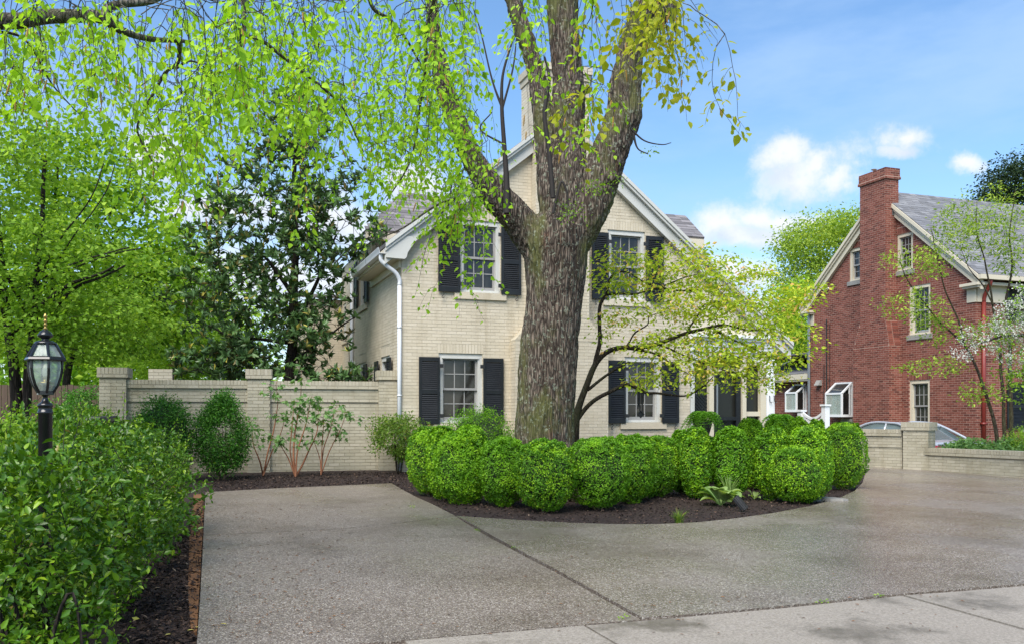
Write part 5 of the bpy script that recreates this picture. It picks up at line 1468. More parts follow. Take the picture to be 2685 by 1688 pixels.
# ------------------------------------------------------------------ the great tree in the island
def px_path(rows, Y):
    """rows of (u, v, width px[, extra depth]) -> points and radii"""
    pts, rad = [], []
    for r in rows:
        y = Y + (r[3] if len(r) > 3 else 0)
        pts.append(at(r[0], r[1], y)); rad.append(r[2] / F * y / 2)
    return pts, rad
def build_great_tree():
    Y = 14.2
    base = at(1425, HV, Y); gz = g(base.x, Y)
    root = thing('shade_tree', 'massive old shade tree with mossy furrowed trunk forking into four limbs', 'tree', (base.x, Y, gz))
    limbs = [
        [(1424, 1345, 221), (1424, 1300, 188), (1424, 1230, 169), (1424, 1150, 158), (1434, 1000, 149), (1441, 900, 143), (1452, 800, 143), (1458, 720, 156), (1458, 650, 171), (1462, 600, 160), (1468, 570, 103)],
        [(1445, 690, 92), (1415, 645, 98), (1375, 600, 92), (1335, 553, 82, -.1), (1292, 505, 72, -.25), (1258, 452, 64, -.4), (1232, 400, 58, -.5), (1210, 345, 52, -.6), (1186, 285, 48, -.6), (1168, 230, 44, -.7), (1148, 150, 40, -.8), (1136, 60, 36, -.9), (1132, -80, 32, -1)],
        [(1466, 660, 130), (1482, 560, 112), (1490, 460, 92), (1492, 360, 82, .1), (1490, 280, 84, .15), (1487, 200, 78, .2), (1482, 100, 77, .2), (1477, 0, 78, .25), (1472, -120, 74, .3)],
        [(1462, 600, 90), (1447, 500, 74, .0), (1440, 420, 62, .1), (1430, 340, 54, .15), (1418, 260, 50, .2), (1400, 170, 46, .25), (1372, 80, 41, .3), (1343, 0, 37, .4), (1300, -120, 33, .5)],
        [(1480, 650, 120), (1528, 575, 112), (1562, 500, 104), (1592, 420, 96, -.05), (1618, 345, 92, -.1), (1634, 300, 90, -.1), (1638, 240, 80, -.1), (1648, 170, 70, -.1), (1662, 100, 68, -.1), (1690, 35, 66, -.15), (1722, -30, 60, -.2), (1760, -130, 52, -.3)],
        [(1668, 110, 60), (1705, 60, 54, -.1), (1745, 25, 48, -.15), (1768, 8, 42, -.15)],
        [(1640, 330, 60), (1655, 345, 34, -.12), (1662, 350, 14, -.14)],
        [(1595, 470, 40), (1600, 465, 34, -.25), (1604, 462, 20, -.33)],
    ]
    b = MB()
    for rows in limbs:
        p, r = px_path(rows, Y)
        q = smooth_path(p, 6); n = len(q); rr = [float(np.interp(i / (n - 1) * (len(r) - 1), range(len(r)), r)) for i in range(n)]
        b.tube(q, rr, 28)
    # root flare
    for a in np.linspace(0, 2 * pi, 7)[:-1]:
        d = Vector((cos(a + .3), sin(a + .3), 0)); c = Vector((base.x, Y, gz))
        b.tube([c + d * .25 + Vector((0, 0, .75)), c + d * .50 + Vector((0, 0, .28)), c + d * .85 + Vector((0, 0, -.08))], [.26, .20, .08], 12)
    me = b.mesh('trunk')
    tmp = bpy.data.objects.new('trunk_tmp', me); COL.objects.link(tmp)
    md = tmp.modifiers.new('r', 'REMESH'); md.mode = 'VOXEL'; md.voxel_size = .019
    sm = tmp.modifiers.new('s', 'SMOOTH'); sm.iterations = 8; sm.factor = .5
    dg = bpy.context.evaluated_depsgraph_get()
    me2 = bpy.data.meshes.new_from_object(tmp.evaluated_get(dg))
    bpy.data.objects.remove(tmp)
    n = len(me2.vertices)
    co = np.empty(n * 3, np.float32); me2.vertices.foreach_get('co', co); co = co.reshape(-1, 3)
    no = np.empty(n * 3, np.float32); me2.vertices.foreach_get('normal', no); no = no.reshape(-1, 3)
    disp = np.empty(n)
    for i in range(n):
        x, y, z = co[i]
        w = noise.noise((x * 2.2, y * 2.2, z * 1.1)) * .10
        a = noise.noise(((x + w) * 13, (y + w) * 13, z * 1.9)); c2 = noise.noise((x * 29, y * 29, z * 4.2)); lo = noise.noise((x * 2.3, y * 2.3, z * .9))
        disp[i] = (.5 - abs(a)) * .058 + c2 * .014 + lo * .04
    co = co + no * (disp - .012)[:, None].astype(np.float32) - np.array((base.x, Y, gz), np.float32)
    me2.vertices.foreach_set('co', co.astype(np.float32).ravel()); me2.polygons.foreach_set('use_smooth', np.ones(len(me2.polygons), bool)); me2.update()
    me2.materials.clear(); me2.name = 'trunk'
    link('trunk', me2, 'bark', root)
    # bare water shoots and a few tufts sprouting from the bark
    S = Skel(); L = Leaves()
    org = Vector((base.x, Y, gz))
    for rows in ([(1330, 560, 20), (1328, 470, 15), (1322, 380, 12), (1316, 285, 10), (1318, 200, 7), (1340, 120, 5), (1352, 85, 3)],
                 [(1318, 285, 9), (1300, 240, 6), (1285, 190, 5), (1262, 90, 4), (1240, 20, 3)],
                 [(1316, 290, 7), (1345, 180, 5), (1355, 90, 3)],
                 [(1322, 380, 6), (1260, 340, 4), (1290, 295, 3)],
                 [(1450, 520, 14), (1440, 400, 11), (1428, 300, 11), (1440, 210, 9), (1428, 150, 5)],
                 [(1450, 560, 9), (1470, 480, 7), (1485, 500, 6), (1490, 540, 4)],
                 [(1660, 350, 8), (1672, 390, 4), (1700, 405, 3)], [(1655, 340, 6), (1690, 370, 4), (1735, 380, 3), (1760, 375, 2)]):
        p, r = px_path([(a, b_, w, -.6) for a, b_, w in rows], Y)
        S.limb([q - org for q in p], r, None, 5)
        for q in p[2:]:
            if random.random() < .5: S.reach(tuple(q - org + Vector(RNG.normal(0, .25, 3))), .002, .006)
    S.build('water_shoots', 'twig', root, 6, 4)['kind'] = 'stuff'
    for (u, v, r_, n_) in ((1490, 560, .22, 90), (1575, 490, .20, 70), (1600, 475, .15, 50), (1540, 480, .12, 30), (1700, 400, .10, 14), (1210, 560, .3, 60), (1080, 610, .2, 30)):
        c = at(u, v, Y - .75) - org
        for k in range(max(2, n_ // 10)): L.spray(np.array(c) + RNG.normal(0, r_ * .8, 3) * (1, .5, .6), 10, .05, (.03, .06), .1)
    L.build('sprouts', 'l_lime', .6, root)
build_great_tree()

# ------------------------------------------------------------------ the limb overhead and its hanging foliage
def build_overhang():
    root = thing('overhanging_birch', 'birch limb overhead trailing long strands of fresh green leaves and catkins', 'tree', (-5.6, 3.2, 0))
    org = Vector((-5.6, 3.2, 0))
    S = Skel()
    def LB(rows, r0, r1, sub=5): 
        return S.limb([at(u, v, y) - org for u, v, y in rows], r0, r1, sub, wig=.05)
    S.limb([Vector((0, 0, -.1)), Vector((.05, .1, 1.6)), Vector((.0, .5, 3.2)), Vector((.3, 1.3, 4.1)), at(-60, 62, 6.0) - org], .17, .075, 5)
    LB([(-60, 62, 6.0), (40, 60, 6.0), (120, 48, 6.1), (200, 52, 6.1), (270, 58, 6.2), (320, 88, 6.3), (400, 108, 6.5), (500, 112, 6.8)], [.060, .052, .05, .046, .04, .026, .020, .012], None)
    LB([(270, 55, 6.2), (300, 20, 6.3), (420, -10, 6.6), (470, -60, 7)], .03, .02)
    LB([(470, 112, 6.6), (462, 170, 6.7), (430, 196, 6.7), (385, 280, 6.8), (365, 345, 6.9), (405, 425, 7.0)], .018, .006)
    LB([(462, 180, 6.7), (500, 165, 6.7), (560, 190, 7)], .012, .005)
    LB([(636, -30, 6.9), (640, 60, 6.9), (650, 90, 6.9), (690, 105, 7.0), (760, 170, 7.2), (870, 260, 7.5), (905, 300, 7.6), (960, 400, 8)], [.02, .017, .015, .014, .013, .010, .008, .004], None)
    LB([(-60, 90, 6.0), (60, 110, 6.2), (140, 230, 6.6), (190, 285, 6.8), (240, 330, 7)], .012, .004)
    LB([(960, -60, 7.6), (985, 20, 7.8), (1030, 60, 8), (1100, 160, 8.4), (1140, 250, 8.8)], .02, .006)
    LB([(470, -60, 7), (800, -120, 7.2), (1100, -150, 7.6), (1400, -160, 7.6), (1640, -140, 7.4), (1800, -60, 7.2)], .03, .02)
    LB([(1180, -140, 7.6), (1130, 30, 8.4), (1110, 220, 9.0), (1080, 400, 9.4), (1010, 530, 9.6)], .022, .006)
    LB([(1200, 520, 9.8), (1120, 560, 9.7), (1040, 600, 9.6), (960, 640, 9.5)], .014, .005)
    # strands: regions of (u0, u1, v top0, v top1, v bottom0, v bottom1, number, Y0, Y1, tint)
    regs = [(0, 260, -60, 60, 150, 330, 30, 5.2, 7.5, 0), (0, 140, 60, 200, 260, 460, 12, 6.5, 9, 0), (240, 640, -60, 80, 240, 470, 50, 5.4, 8.0, 0), (340, 560, 150, 330, 420, 600, 26, 6.2, 8.6, 0),
            (600, 900, -60, 60, 250, 440, 46, 5.8, 9, 0), (620, 960, 100, 260, 330, 560, 32, 7, 10, 0), (880, 1270, -60, 60, 240, 460, 46, 6.6, 9.6, 0), (900, 1240, 120, 280, 360, 540, 30, 7.5, 10, 0),
            (960, 1290, 280, 420, 470, 600, 34, 8, 10.2, 0), (1160, 1290, 450, 520, 640, 700, 6, 8.6, 9.6, 0), (1380, 1440, -80, 0, 150, 330, 6, 7, 8.5, 0), (1500, 1570, -80, 20, 100, 340, 6, 6.4, 8, 2),
            (1500, 1620, 180, 260, 330, 430, 7, 6.6, 8, 2), (1590, 1760, -90, -20, 70, 230, 17, 6, 7.2, 1), (1640, 1790, -60, 20, 160, 330, 9, 6.4, 7.6, 1)]
    strands = []
    for (u0, u1, t0, t1, b0, b1, n, y0, y1, tint) in regs:
        for k in range(n):
            u = random.uniform(u0, u1); strands.append((u, random.uniform(t0, t1), u + random.gauss(0, 55), random.uniform(b0, b1), random.uniform(y0, y1), tint))
    strands += [(1215, 470, 1118, 835, 9.0, 0), (1205, 480, 1205, 830, 9.1, 0), (1250, 480, 1268, 838, 9.2, 0), (1180, 500, 1150, 760, 9.0, 0), (1900, 90, 1935, 355, 6.6, 1), (1790, -30, 1880, 120, 6.6, 1),
                (1420, 40, 1412, 430, 7.4, 0), (1545, 230, 1532, 470, 7.0, 2), (1480, 270, 1465, 400, 7, 2), (1880, 120, 1945, 360, 6.6, 1), (1010, 520, 960, 700, 9.3, 0)]
    for k in range(12): strands.append((random.uniform(1110, 1260), random.uniform(440, 520), random.uniform(1090, 1280), random.uniform(600, 780), random.uniform(8.6, 9.4), 0))
    strands += [(440, 380, 478, 560, 6.4, 0), (470, 400, 430, 590, 6.2, 0), (800, 420, 805, 650, 7.2, 0), (790, 430, 780, 640, 7.4, 0)]
    LG, LY = Leaves(), Leaves(); cat = []; TW = Skel()
    for (ua, va, ub, vb, Y, tint) in strands:
        a = at(ua, va, Y) - org; b = at(ub, vb, Y + random.uniform(-.25, .25)) - org
        S.reach(tuple(a), .004, .004, .15, .1)
        ln = (b - a).length; n = max(4, int(ln / .05))
        sway = Vector(RNG.normal(0, 1, 3)) * .22 * ln; tone = random.random()
        pts = []
        for k in range(n + 1):
            t = k / n
            pts.append(a.lerp(b, t) + sway * t * (1 - t) + Vector(RNG.normal(0, .008, 3)))
        TW.tubes.append((pts[::2] + [pts[-1]], list(np.linspace(.0030, .0010, len(pts[::2]) + 1))))
        LL = LY if tint == 1 or (tint == 2 and random.random() < .35) else LG
        size = random.choice((.75, .9, 1.0, 1.1, 1.3))
        def leaf(p, out, hang):
            ax = out * random.uniform(.3, 1.0) + Vector((0, 0, -1)) * hang + Vector(RNG.normal(0, .28, 3))
            nr = out * random.uniform(.2, 1.0) + Vector(RNG.normal(0, .55, 3)) + Vector((0, 0, .45))
            LL.add(tuple(p), tuple(ax), tuple(nr), random.uniform(.036, .074) * size, tone * .55 + .45 * random.random())
        k = 1
        while k <= n:
            th = random.uniform(0, 2 * pi); out = Vector((cos(th), sin(th), 0))
            if random.random() < .30 and k < n - 1:                       # a side twig
                tl = random.uniform(.10, .30); m_ = max(3, int(tl / .032)); rise = random.uniform(-.1, .35); tw = [pts[k]]
                for e in range(1, m_ + 1):
                    t = e / m_; tw.append(pts[k] + out * tl * t * .8 + Vector((0, 0, tl * (rise * t - .85 * t * t))))
                TW.tubes.append((tw, list(np.linspace(.0020, .0010, len(tw)))))
                for e in range(1, m_ + 1):
                    if random.random() < .85:
                        th2 = th + (1 if e % 2 else -1) * random.uniform(.5, 1.3); o2 = Vector((cos(th2), sin(th2), 0)); leaf(tw[e] + o2 * random.uniform(.004, .02), o2, random.uniform(.2, 1.0))
                k += random.choice((1, 1, 2))
            else:
                if random.random() < .80: leaf(pts[k] + out * random.uniform(.006, .025), out, random.uniform(.3, 1.1))
                k += 1
        if random.random() < .42:
            for q in range(random.choice((1, 1, 2))):
                k = random.randint(max(1, n // 3), n); cat.append(pts[k] + Vector(RNG.normal(0, .02, 3)))
    S.build('branches', 'bark_grey', root, 9, 4, .012); TW.build('twigs', 'twig', root, 4, 3)['kind'] = 'stuff'
    # the leaves that show largest are objects of their own
    p, a, nr, l = LG.cat()
    w = p + np.array(org); u = CX + F * w[:, 0] / w[:, 1]; v = HV - F * (w[:, 2] - H) / w[:, 1]
    sc = np.where((u > 10) & (u < 2675) & (v > 10), l / w[:, 1], 0); order = np.argsort(-sc)
    big, rest = order[:300], order[300:]
    lm = [leaf_mesh('leaf', [(0, 0, 0)], [(1, 0, 0)], [(0, 0, 1)], 1.0, wd, T7, np.array([0.0])) for wd in (.54, .62, .70)]
    for m_ in lm: m_.materials.append(MAT['l_over'])
    for i in big:
        o = bpy.data.objects.new('leaf', random.choice(lm)); COL.objects.link(o); o.parent = root
        ax = Vector(a[i]).normalized(); nn = Vector(nr[i]); nn = (nn - ax * nn.dot(ax)).normalized(); sd_ = nn.cross(ax)
        M4 = Matrix.Identity(4)
        for r in range(3): M4[r][0], M4[r][1], M4[r][2], M4[r][3] = ax[r] * l[i], sd_[r] * l[i], nn[r] * l[i], p[i][r]
        o.matrix_local = M4
    link('foliage', leaf_mesh('foliage', p[rest], a[rest], nr[rest], l[rest], RNG.uniform(.5, .74, len(rest)), T7, np.concatenate(LG.r)[rest]), 'l_over', root, 'stuff')
    LY.build('yellow_foliage', 'l_yellow', .68, root, T7)
    cm = []
    for ln in (.055, .07, .09):
        q = MB(); pr = []
        for k in range(11):
            t = k / 10; pr.append(((.0052 + (.0012 if k % 2 else 0)) * math.sin(pi * (.12 + .86 * t)) ** .5, -ln * t))
        q.lathe(pr, 7); me = q.mesh('catkin', True); me.materials.append(MAT['catkin']); cm.append(me)
    for c in cat:
        o = bpy.data.objects.new('catkin', random.choice(cm)); COL.objects.link(o); o.parent = root; o.location = c; o.rotation_euler = (random.gauss(0, .15), random.gauss(0, .15), 0)
    return LG.count() + LY.count(), len(cat)
print('overhang', build_overhang())

# ------------------------------------------------------------------ trees in general
def tree(name, label, base, trunks, crowns, leaf, m, wood, width=.62, twig=(.003, .007), bias=.6, group=None, rosette=False, tpl=T4, cat='tree', trunk_name='trunk', wig=.12, big=8, flat=.6, droop=.4):
    """trunks: [(points, r0, r1)] in world space; crowns: [(centre, radii, clusters, leaves per cluster, spread, (leaf min, max))]"""
    base = Vector(base)
    root = thing(name, label, cat, base, 0, group)
    S = Skel(); L = Leaves()
    for pts, r0, r1 in trunks: S.limb([Vector(p) - base for p in pts], r0, r1, 5, wig=.04)
    tg = []
    for (c, r, n, k, sp, ln) in crowns:
        for p in blob(n, Vector(c) - base, r, .25): tg.append((p, k, sp, ln))
    A = np.array(S.P)
    tg.sort(key=lambda t: float(np.min(((A - t[0]) ** 2).sum(1))))
    for p, k, sp, ln in tg:
        q = S.reach(tuple(p), twig[0], twig[1], wig, .08, 5, bias)
        if rosette:
            d = Vector(p) - Vector(q); d = d.normalized() + Vector((0, 0, .35))
            L.rosette(p, tuple(d), k, ln, 1.35)
            for e in range(2):
                p2 = p + RNG.normal(0, sp, 3); L.rosette(p2, RNG.normal(0, .6, 3) + (0, 0, .5), k, ln, 1.35); S.tubes.append(([Vector(q), Vector(p2)], [.008, .005]))
        else: L.spray(p, k, sp, ln, droop, flat)
    S.build(trunk_name, wood, root, big, 4, .03)
    L.build('crown', m, width, root, tpl)
    return root, S, L
def W(u, v, Y): return at(u, v, Y)
def ell(u, v, Y, ru, rv, ry, n, k, sp, ln):
    return (W(u, v, Y), (ru * Y / F, ry, rv * Y / F), n, k, sp, ln)
def G(u, Y):
    p = at(u, HV, Y); return Vector((p.x, p.y, g(p.x, p.y)))

def build_trees():
    # magnolia behind the garden wall
    Y = 21.2; b = G(755, Y)
    tr = [([b, W(757, 1010, Y), W(768, 880, Y), W(772, 760, Y), W(775, 640, Y), W(772, 500, Y), W(776, 380, Y), W(780, 270, Y)], .15, .03),
          ([W(770, 870, Y), W(795, 810, Y), W(822, 760, Y - .3), W(850, 690, Y - .6), W(880, 620, Y - .8)], .07, .02),
          ([W(772, 780, Y), W(730, 720, Y), W(680, 660, Y - .4), W(610, 610, Y - .5)], .06, .02),
          ([W(770, 900, Y), W(700, 890, Y - .4), W(600, 880, Y - .6), W(540, 850, Y - .6)], .05, .015),
          ([W(764, 950, Y), W(860, 880, Y - .3), W(930, 830, Y - .5)], .04, .015)]
    cr = [ell(770, 330, Y, 95, 95, 1.0, 44, 8, .16, (.12, .20)), ell(740, 470, Y, 215, 120, 1.5, 104, 8, .16, (.12, .20)), ell(680, 620, Y, 205, 120, 1.6, 112, 8, .16, (.13, .21)),
          ell(870, 620, Y - .4, 130, 140, 1.2, 84, 8, .16, (.13, .21)), ell(620, 800, Y - .4, 185, 120, 1.5, 118, 8, .16, (.13, .21)), ell(830, 850, Y - .4, 110, 100, 1.0, 48, 8, .16, (.13, .21)),
          ell(560, 950, Y - .5, 110, 45, 1.0, 40, 9, .16, (.13, .21)), ell(720, 940, Y, 150, 60, 1.2, 50, 9, .15, (.13, .2)), ell(900, 990, Y - 1.2, 80, 40, .5, 16, 9, .14, (.13, .2))]
    tree('magnolia_tree', 'dark glossy magnolia tree behind the garden wall beside the house', b, tr, cr, None, 'l_magnolia', 'bark_dark', .40, (.006, .008), .4, None, True, T7)
    # bright maples past the hedge
    specs = [('maple_tree', 'bright green maple tree with dark double trunk behind the lamp post', 14.5, [(40, .11, -20, 300), (70, .08, 120, 420)],
              [(60, 560, 130, 210, 1.8, 120), (180, 720, 190, 130, 2.0, 130), (60, 860, 150, 110, 1.5, 90), (280, 860, 150, 90, 1.6, 70), (20, 330, 70, 120, 1.2, 40)], 'l_lime', (.055, .10)),
             ('maple_tree', 'tall full crowned bright green maple beyond the board fence', 24.0, [(120, .16, 150, 420), (175, .13, 260, 560)],
              [(250, 440, 190, 110, 2.6, 110), (120, 620, 190, 160, 2.8, 125), (330, 640, 170, 140, 2.8, 115), (200, 830, 260, 130, 2.8, 130), (420, 780, 120, 110, 2.2, 60)], 'l_maple', (.10, .18)),
             ('maple_tree', 'pale green tree filling the gap between maple and magnolia', 31.0, [(470, .14, 460, 560)],
              [(450, 900, 140, 110, 2.6, 170), (560, 880, 120, 110, 2.6, 130), (480, 730, 110, 120, 2.6, 110), (380, 960, 120, 60, 2.4, 90)], 'l_lime', (.08, .14))]
    for name, lab, Y, trunks, crs, m, ln in specs:
        b = G(trunks[0][0], Y)
        tr = []
        for (u, r, ut, vt) in trunks:
            bb = G(u, Y); tr.append(([bb, W(u, 1000, Y), W((2 * u + ut) / 3, 850, Y), W((u + 2 * ut) / 3, 650, Y), W(ut, vt, Y)], r, .03))
            tr.append(([W((2 * u + ut) / 3, 850, Y), W(u - 60, 700, Y - .5), W(u - 90, 560, Y - .6)], r * .5, .02)); tr.append(([W(u + 20, 800, Y), W(u + 110, 640, Y - .3), W(u + 200, 520, Y - .4), W(u + 230, 430, Y - .4)], r * .2, .01)); tr.append(([W(u, 760, Y - .3), W(u + 160, 690, Y - .6), W(u + 300, 650, Y - .8)], r * .18, .01)); tr.append(([W((2 * u + ut) / 3, 880, Y), W(u + 120, 760, Y - .6), W(u + 260, 700, Y - .9)], r * .45, .015))
        cr = [ell(u, v, Y, ru, rv, ry, n, 34, .24 if Y < 20 else .36, ln) for (u, v, ru, rv, ry, n) in crs]
        tree(name, lab, b, tr, cr, None, m, 'bark_dark', .75, (.004, .007), .5, tpl=T7 if ln[1] > .1 else T4, flat=.20, droop=.45)
    # long arching bough in front of the maples
    # tree between the houses and behind the red one
    for name, lab, Y, u, r, crs, m, ln in (
            ('background_tree', 'loose yellow green tree rising behind the red house gable', 47.0, 2190, .22, [(2140, 640, 85, 75, 2.6, 100), (2215, 600, 70, 55, 2.6, 70), (2100, 730, 62, 55, 2.6, 56), (2150, 760, 70, 60, 2.6, 50), (2095, 640, 45, 45, 2.2, 30)], 'l_pale', (.10, .2)),
            ('background_tree', 'mid green tree filling the gap between the two houses', 40.0, 2085, .18, [(2080, 890, 62, 80, 2.4, 120), (2095, 800, 45, 60, 2.0, 60), (2030, 930, 60, 60, 2.4, 70)], 'l_maple', (.10, .18)),
            ('background_tree', 'dark evergreen tree top above the blue grey roof', 52.0, 2680, .25, [(2660, 480, 70, 70, 3, 130), (2690, 560, 70, 60, 3, 80)], 'l_dark', (.12, .22))):
        b = G(u, Y)
        top = min(c[1] for c in crs)
        tr = [([b, W(u, 950, Y), W(u, (950 + top) / 2, Y), W(u, top + 30, Y)], r, .04)]
        for (cu, cv, ru, rv, ry, n) in crs: tr.append(([W(u, cv + 140, Y), W((u + cu) / 2, cv + 70, Y), W(cu, cv, Y)], .08, .02))
        cr = [ell(cu, cv, Y, ru, rv, ry, n, 55, .42, ln) for (cu, cv, ru, rv, ry, n) in crs]
        tree(name, lab, b, tr, cr, None, m, 'bark_dark', .6, (.008, .008), .5, flat=.5)
    # far wood that reads as one mass
    L = Leaves()
    for u0, u1, vt, Y, n in ((-250, 700, 700, 44, 170), (-250, 620, 820, 36, 200), (500, 1100, 880, 60, 60), (1900, 2200, 940, 62, 60), (2600, 3000, 800, 70, 30)):
        for k in range(n):
            u = random.uniform(u0, u1); v = random.uniform(vt + 80 * math.sin(u * .011), 1075)
            L.spray(np.array(W(u, v, Y + random.uniform(-3, 3))), 60, .8, (.18, .34), .4)
    o = L.build('distant_wood', 'l_maple', .7); tag(o, 'distant green wood massed behind the gardens', 'wood', kind='stuff')
    # young dogwood in front of the red house
    Y = 19.9
    b = G(2490, Y + .6); Yb = Y + .6
    tr = [([b, W(2487, 1150, Yb), W(2475, 1070, Yb), W(2452, 1000, Yb), (W(2420, 940, Yb)), W(2400, 900, Yb), W(2380, 850, Yb), W(2345, 800, Yb - .3), W(2330, 760, Yb - .4)][:0] or
           [b, W(2612, 1140, Yb), W(2600, 1080, Yb), W(2578, 1010, Yb), W(2556, 950, Yb), W(2530, 905, Yb), W(2470, 850, Yb), W(2430, 800, Yb), W(2385, 745, Yb - .2), W(2360, 690, Yb - .3)], .05, .008),
          ([W(2530, 905, Yb), W(2515, 850, Yb), W(2495, 800, Yb), W(2470, 740, Yb), W(2455, 660, Yb), W(2440, 600, Yb)], .03, .006),
          ([W(2634, 1150, Yb + .1), W(2630, 1050, Yb + .1), W(2622, 950, Yb + .1), W(2612, 850, Yb + .1), W(2600, 780, Yb), W(2580, 690, Yb), W(2560, 610, Yb), W(2560, 530, Yb)], .045, .006),
          ([W(2650, 1150, Yb + .2), W(2650, 1020, Yb + .2), W(2648, 900, Yb + .2), W(2640, 800, Yb + .1), W(2655, 700, Yb), W(2650, 600, Yb), W(2665, 500, Yb)], .05, .008),
          ([W(2605, 800, Yb), W(2570, 740, Yb), W(2540, 700, Yb - .2), W(2520, 640, Yb - .3)], .02, .005)]
    tr[0] = ([G(2618, Yb)] + [p for p in tr[0][0][1:]], tr[0][1], tr[0][2]); b = G(2618, Yb)
    tr.append(([b, W(2634, 1150, Yb + .1)], .05, .045)); tr.append(([b, W(2650, 1150, Yb + .2)], .05, .05))
    cr = [ell(2400, 690, Yb - .2, 95, 50, .5, 59, 11, .10, (.06, .11)), ell(2380, 800, Yb - .3, 90, 40, .4, 44, 11, .10, (.06, .11)), ell(2460, 870, Yb, 80, 40, .4, 28, 11, .10, (.06, .11)), ell(2450, 960, Yb - .1, 90, 26, .3, 31, 11, .10, (.06, .11)),
          ell(2560, 600, Yb, 110, 90, .7, 117, 11, .10, (.06, .11)), ell(2640, 540, Yb, 80, 70, .6, 60, 10, .10, (.05, .09)), ell(2500, 620, Yb, 60, 80, .5, 46, 11, .10, (.06, .11)), ell(2650, 660, Yb, 70, 60, .5, 52, 11, .10, (.06, .11)), ell(2570, 1030, Yb - .1, 70, 30, .4, 28, 11, .10, (.06, .11)), ell(2440, 840, Yb, 60, 16, .2, 18, 11, .10, (.06, .11))]
    tree('young_dogwood', 'young slender multi-stemmed tree with tufted pale leaves before the red house', b, tr, cr, None, 'l_pale', 'bark_dogwood', .45, (.0025, .006), .2, trunk_name='stems', flat=.5, droop=.1)
    # white blossom branch reaching in beside it
    Y = 17.6; b = G(2860, Y)
    tr = [([b, W(2850, 1000, Y), W(2800, 900, Y), W(2720, 880, Y), W(2640, 880, Y), W(2560, 900, Y), W(2500, 930, Y)], .07, .006), ([W(2820, 930, Y), W(2740, 840, Y), W(2660, 810, Y), W(2600, 850, Y)], .04, .006), ([W(2840, 980, Y), W(2760, 960, Y), W(2690, 960, Y)], .04, .006)]
    cr = [ell(2600, 880, Y, 95, 45, .4, 60, 6, .07, (.05, .08)), ell(2660, 850, Y, 70, 60, .4, 70, 6, .07, (.05, .08)), ell(2665, 960, Y, 50, 60, .4, 44, 8, .08, (.05, .09)), ell(2690, 800, Y, 40, 60, .4, 30, 6, .07, (.05, .08)), ell(2680, 1010, Y, 40, 60, .3, 20, 9, .09, (.06, .1))]
    root, S, L0 = tree('blossom_tree', 'tree branch of white blossom and fresh leaves reaching over the low wall', b, tr, cr, None, 'l_lime', 'bark_dogwood', .6, (.003, .006), .0, trunk_name='branches')
    L = Leaves()
    for (u, v, ru, rv, n) in ((2600, 880, 90, 42, 70), (2655, 840, 70, 55, 110), (2665, 930, 50, 60, 50), (2530, 920, 40, 20, 16), (2690, 800, 40, 60, 40)):
        for p in blob(n, W(u, v, Y) - b, (ru * Y / F, .4, rv * Y / F)): L.spray(p, 16, .04, (.022, .038), 0, .9)
    L.build('blossom', 'l_flower', .9, root)
build_trees()

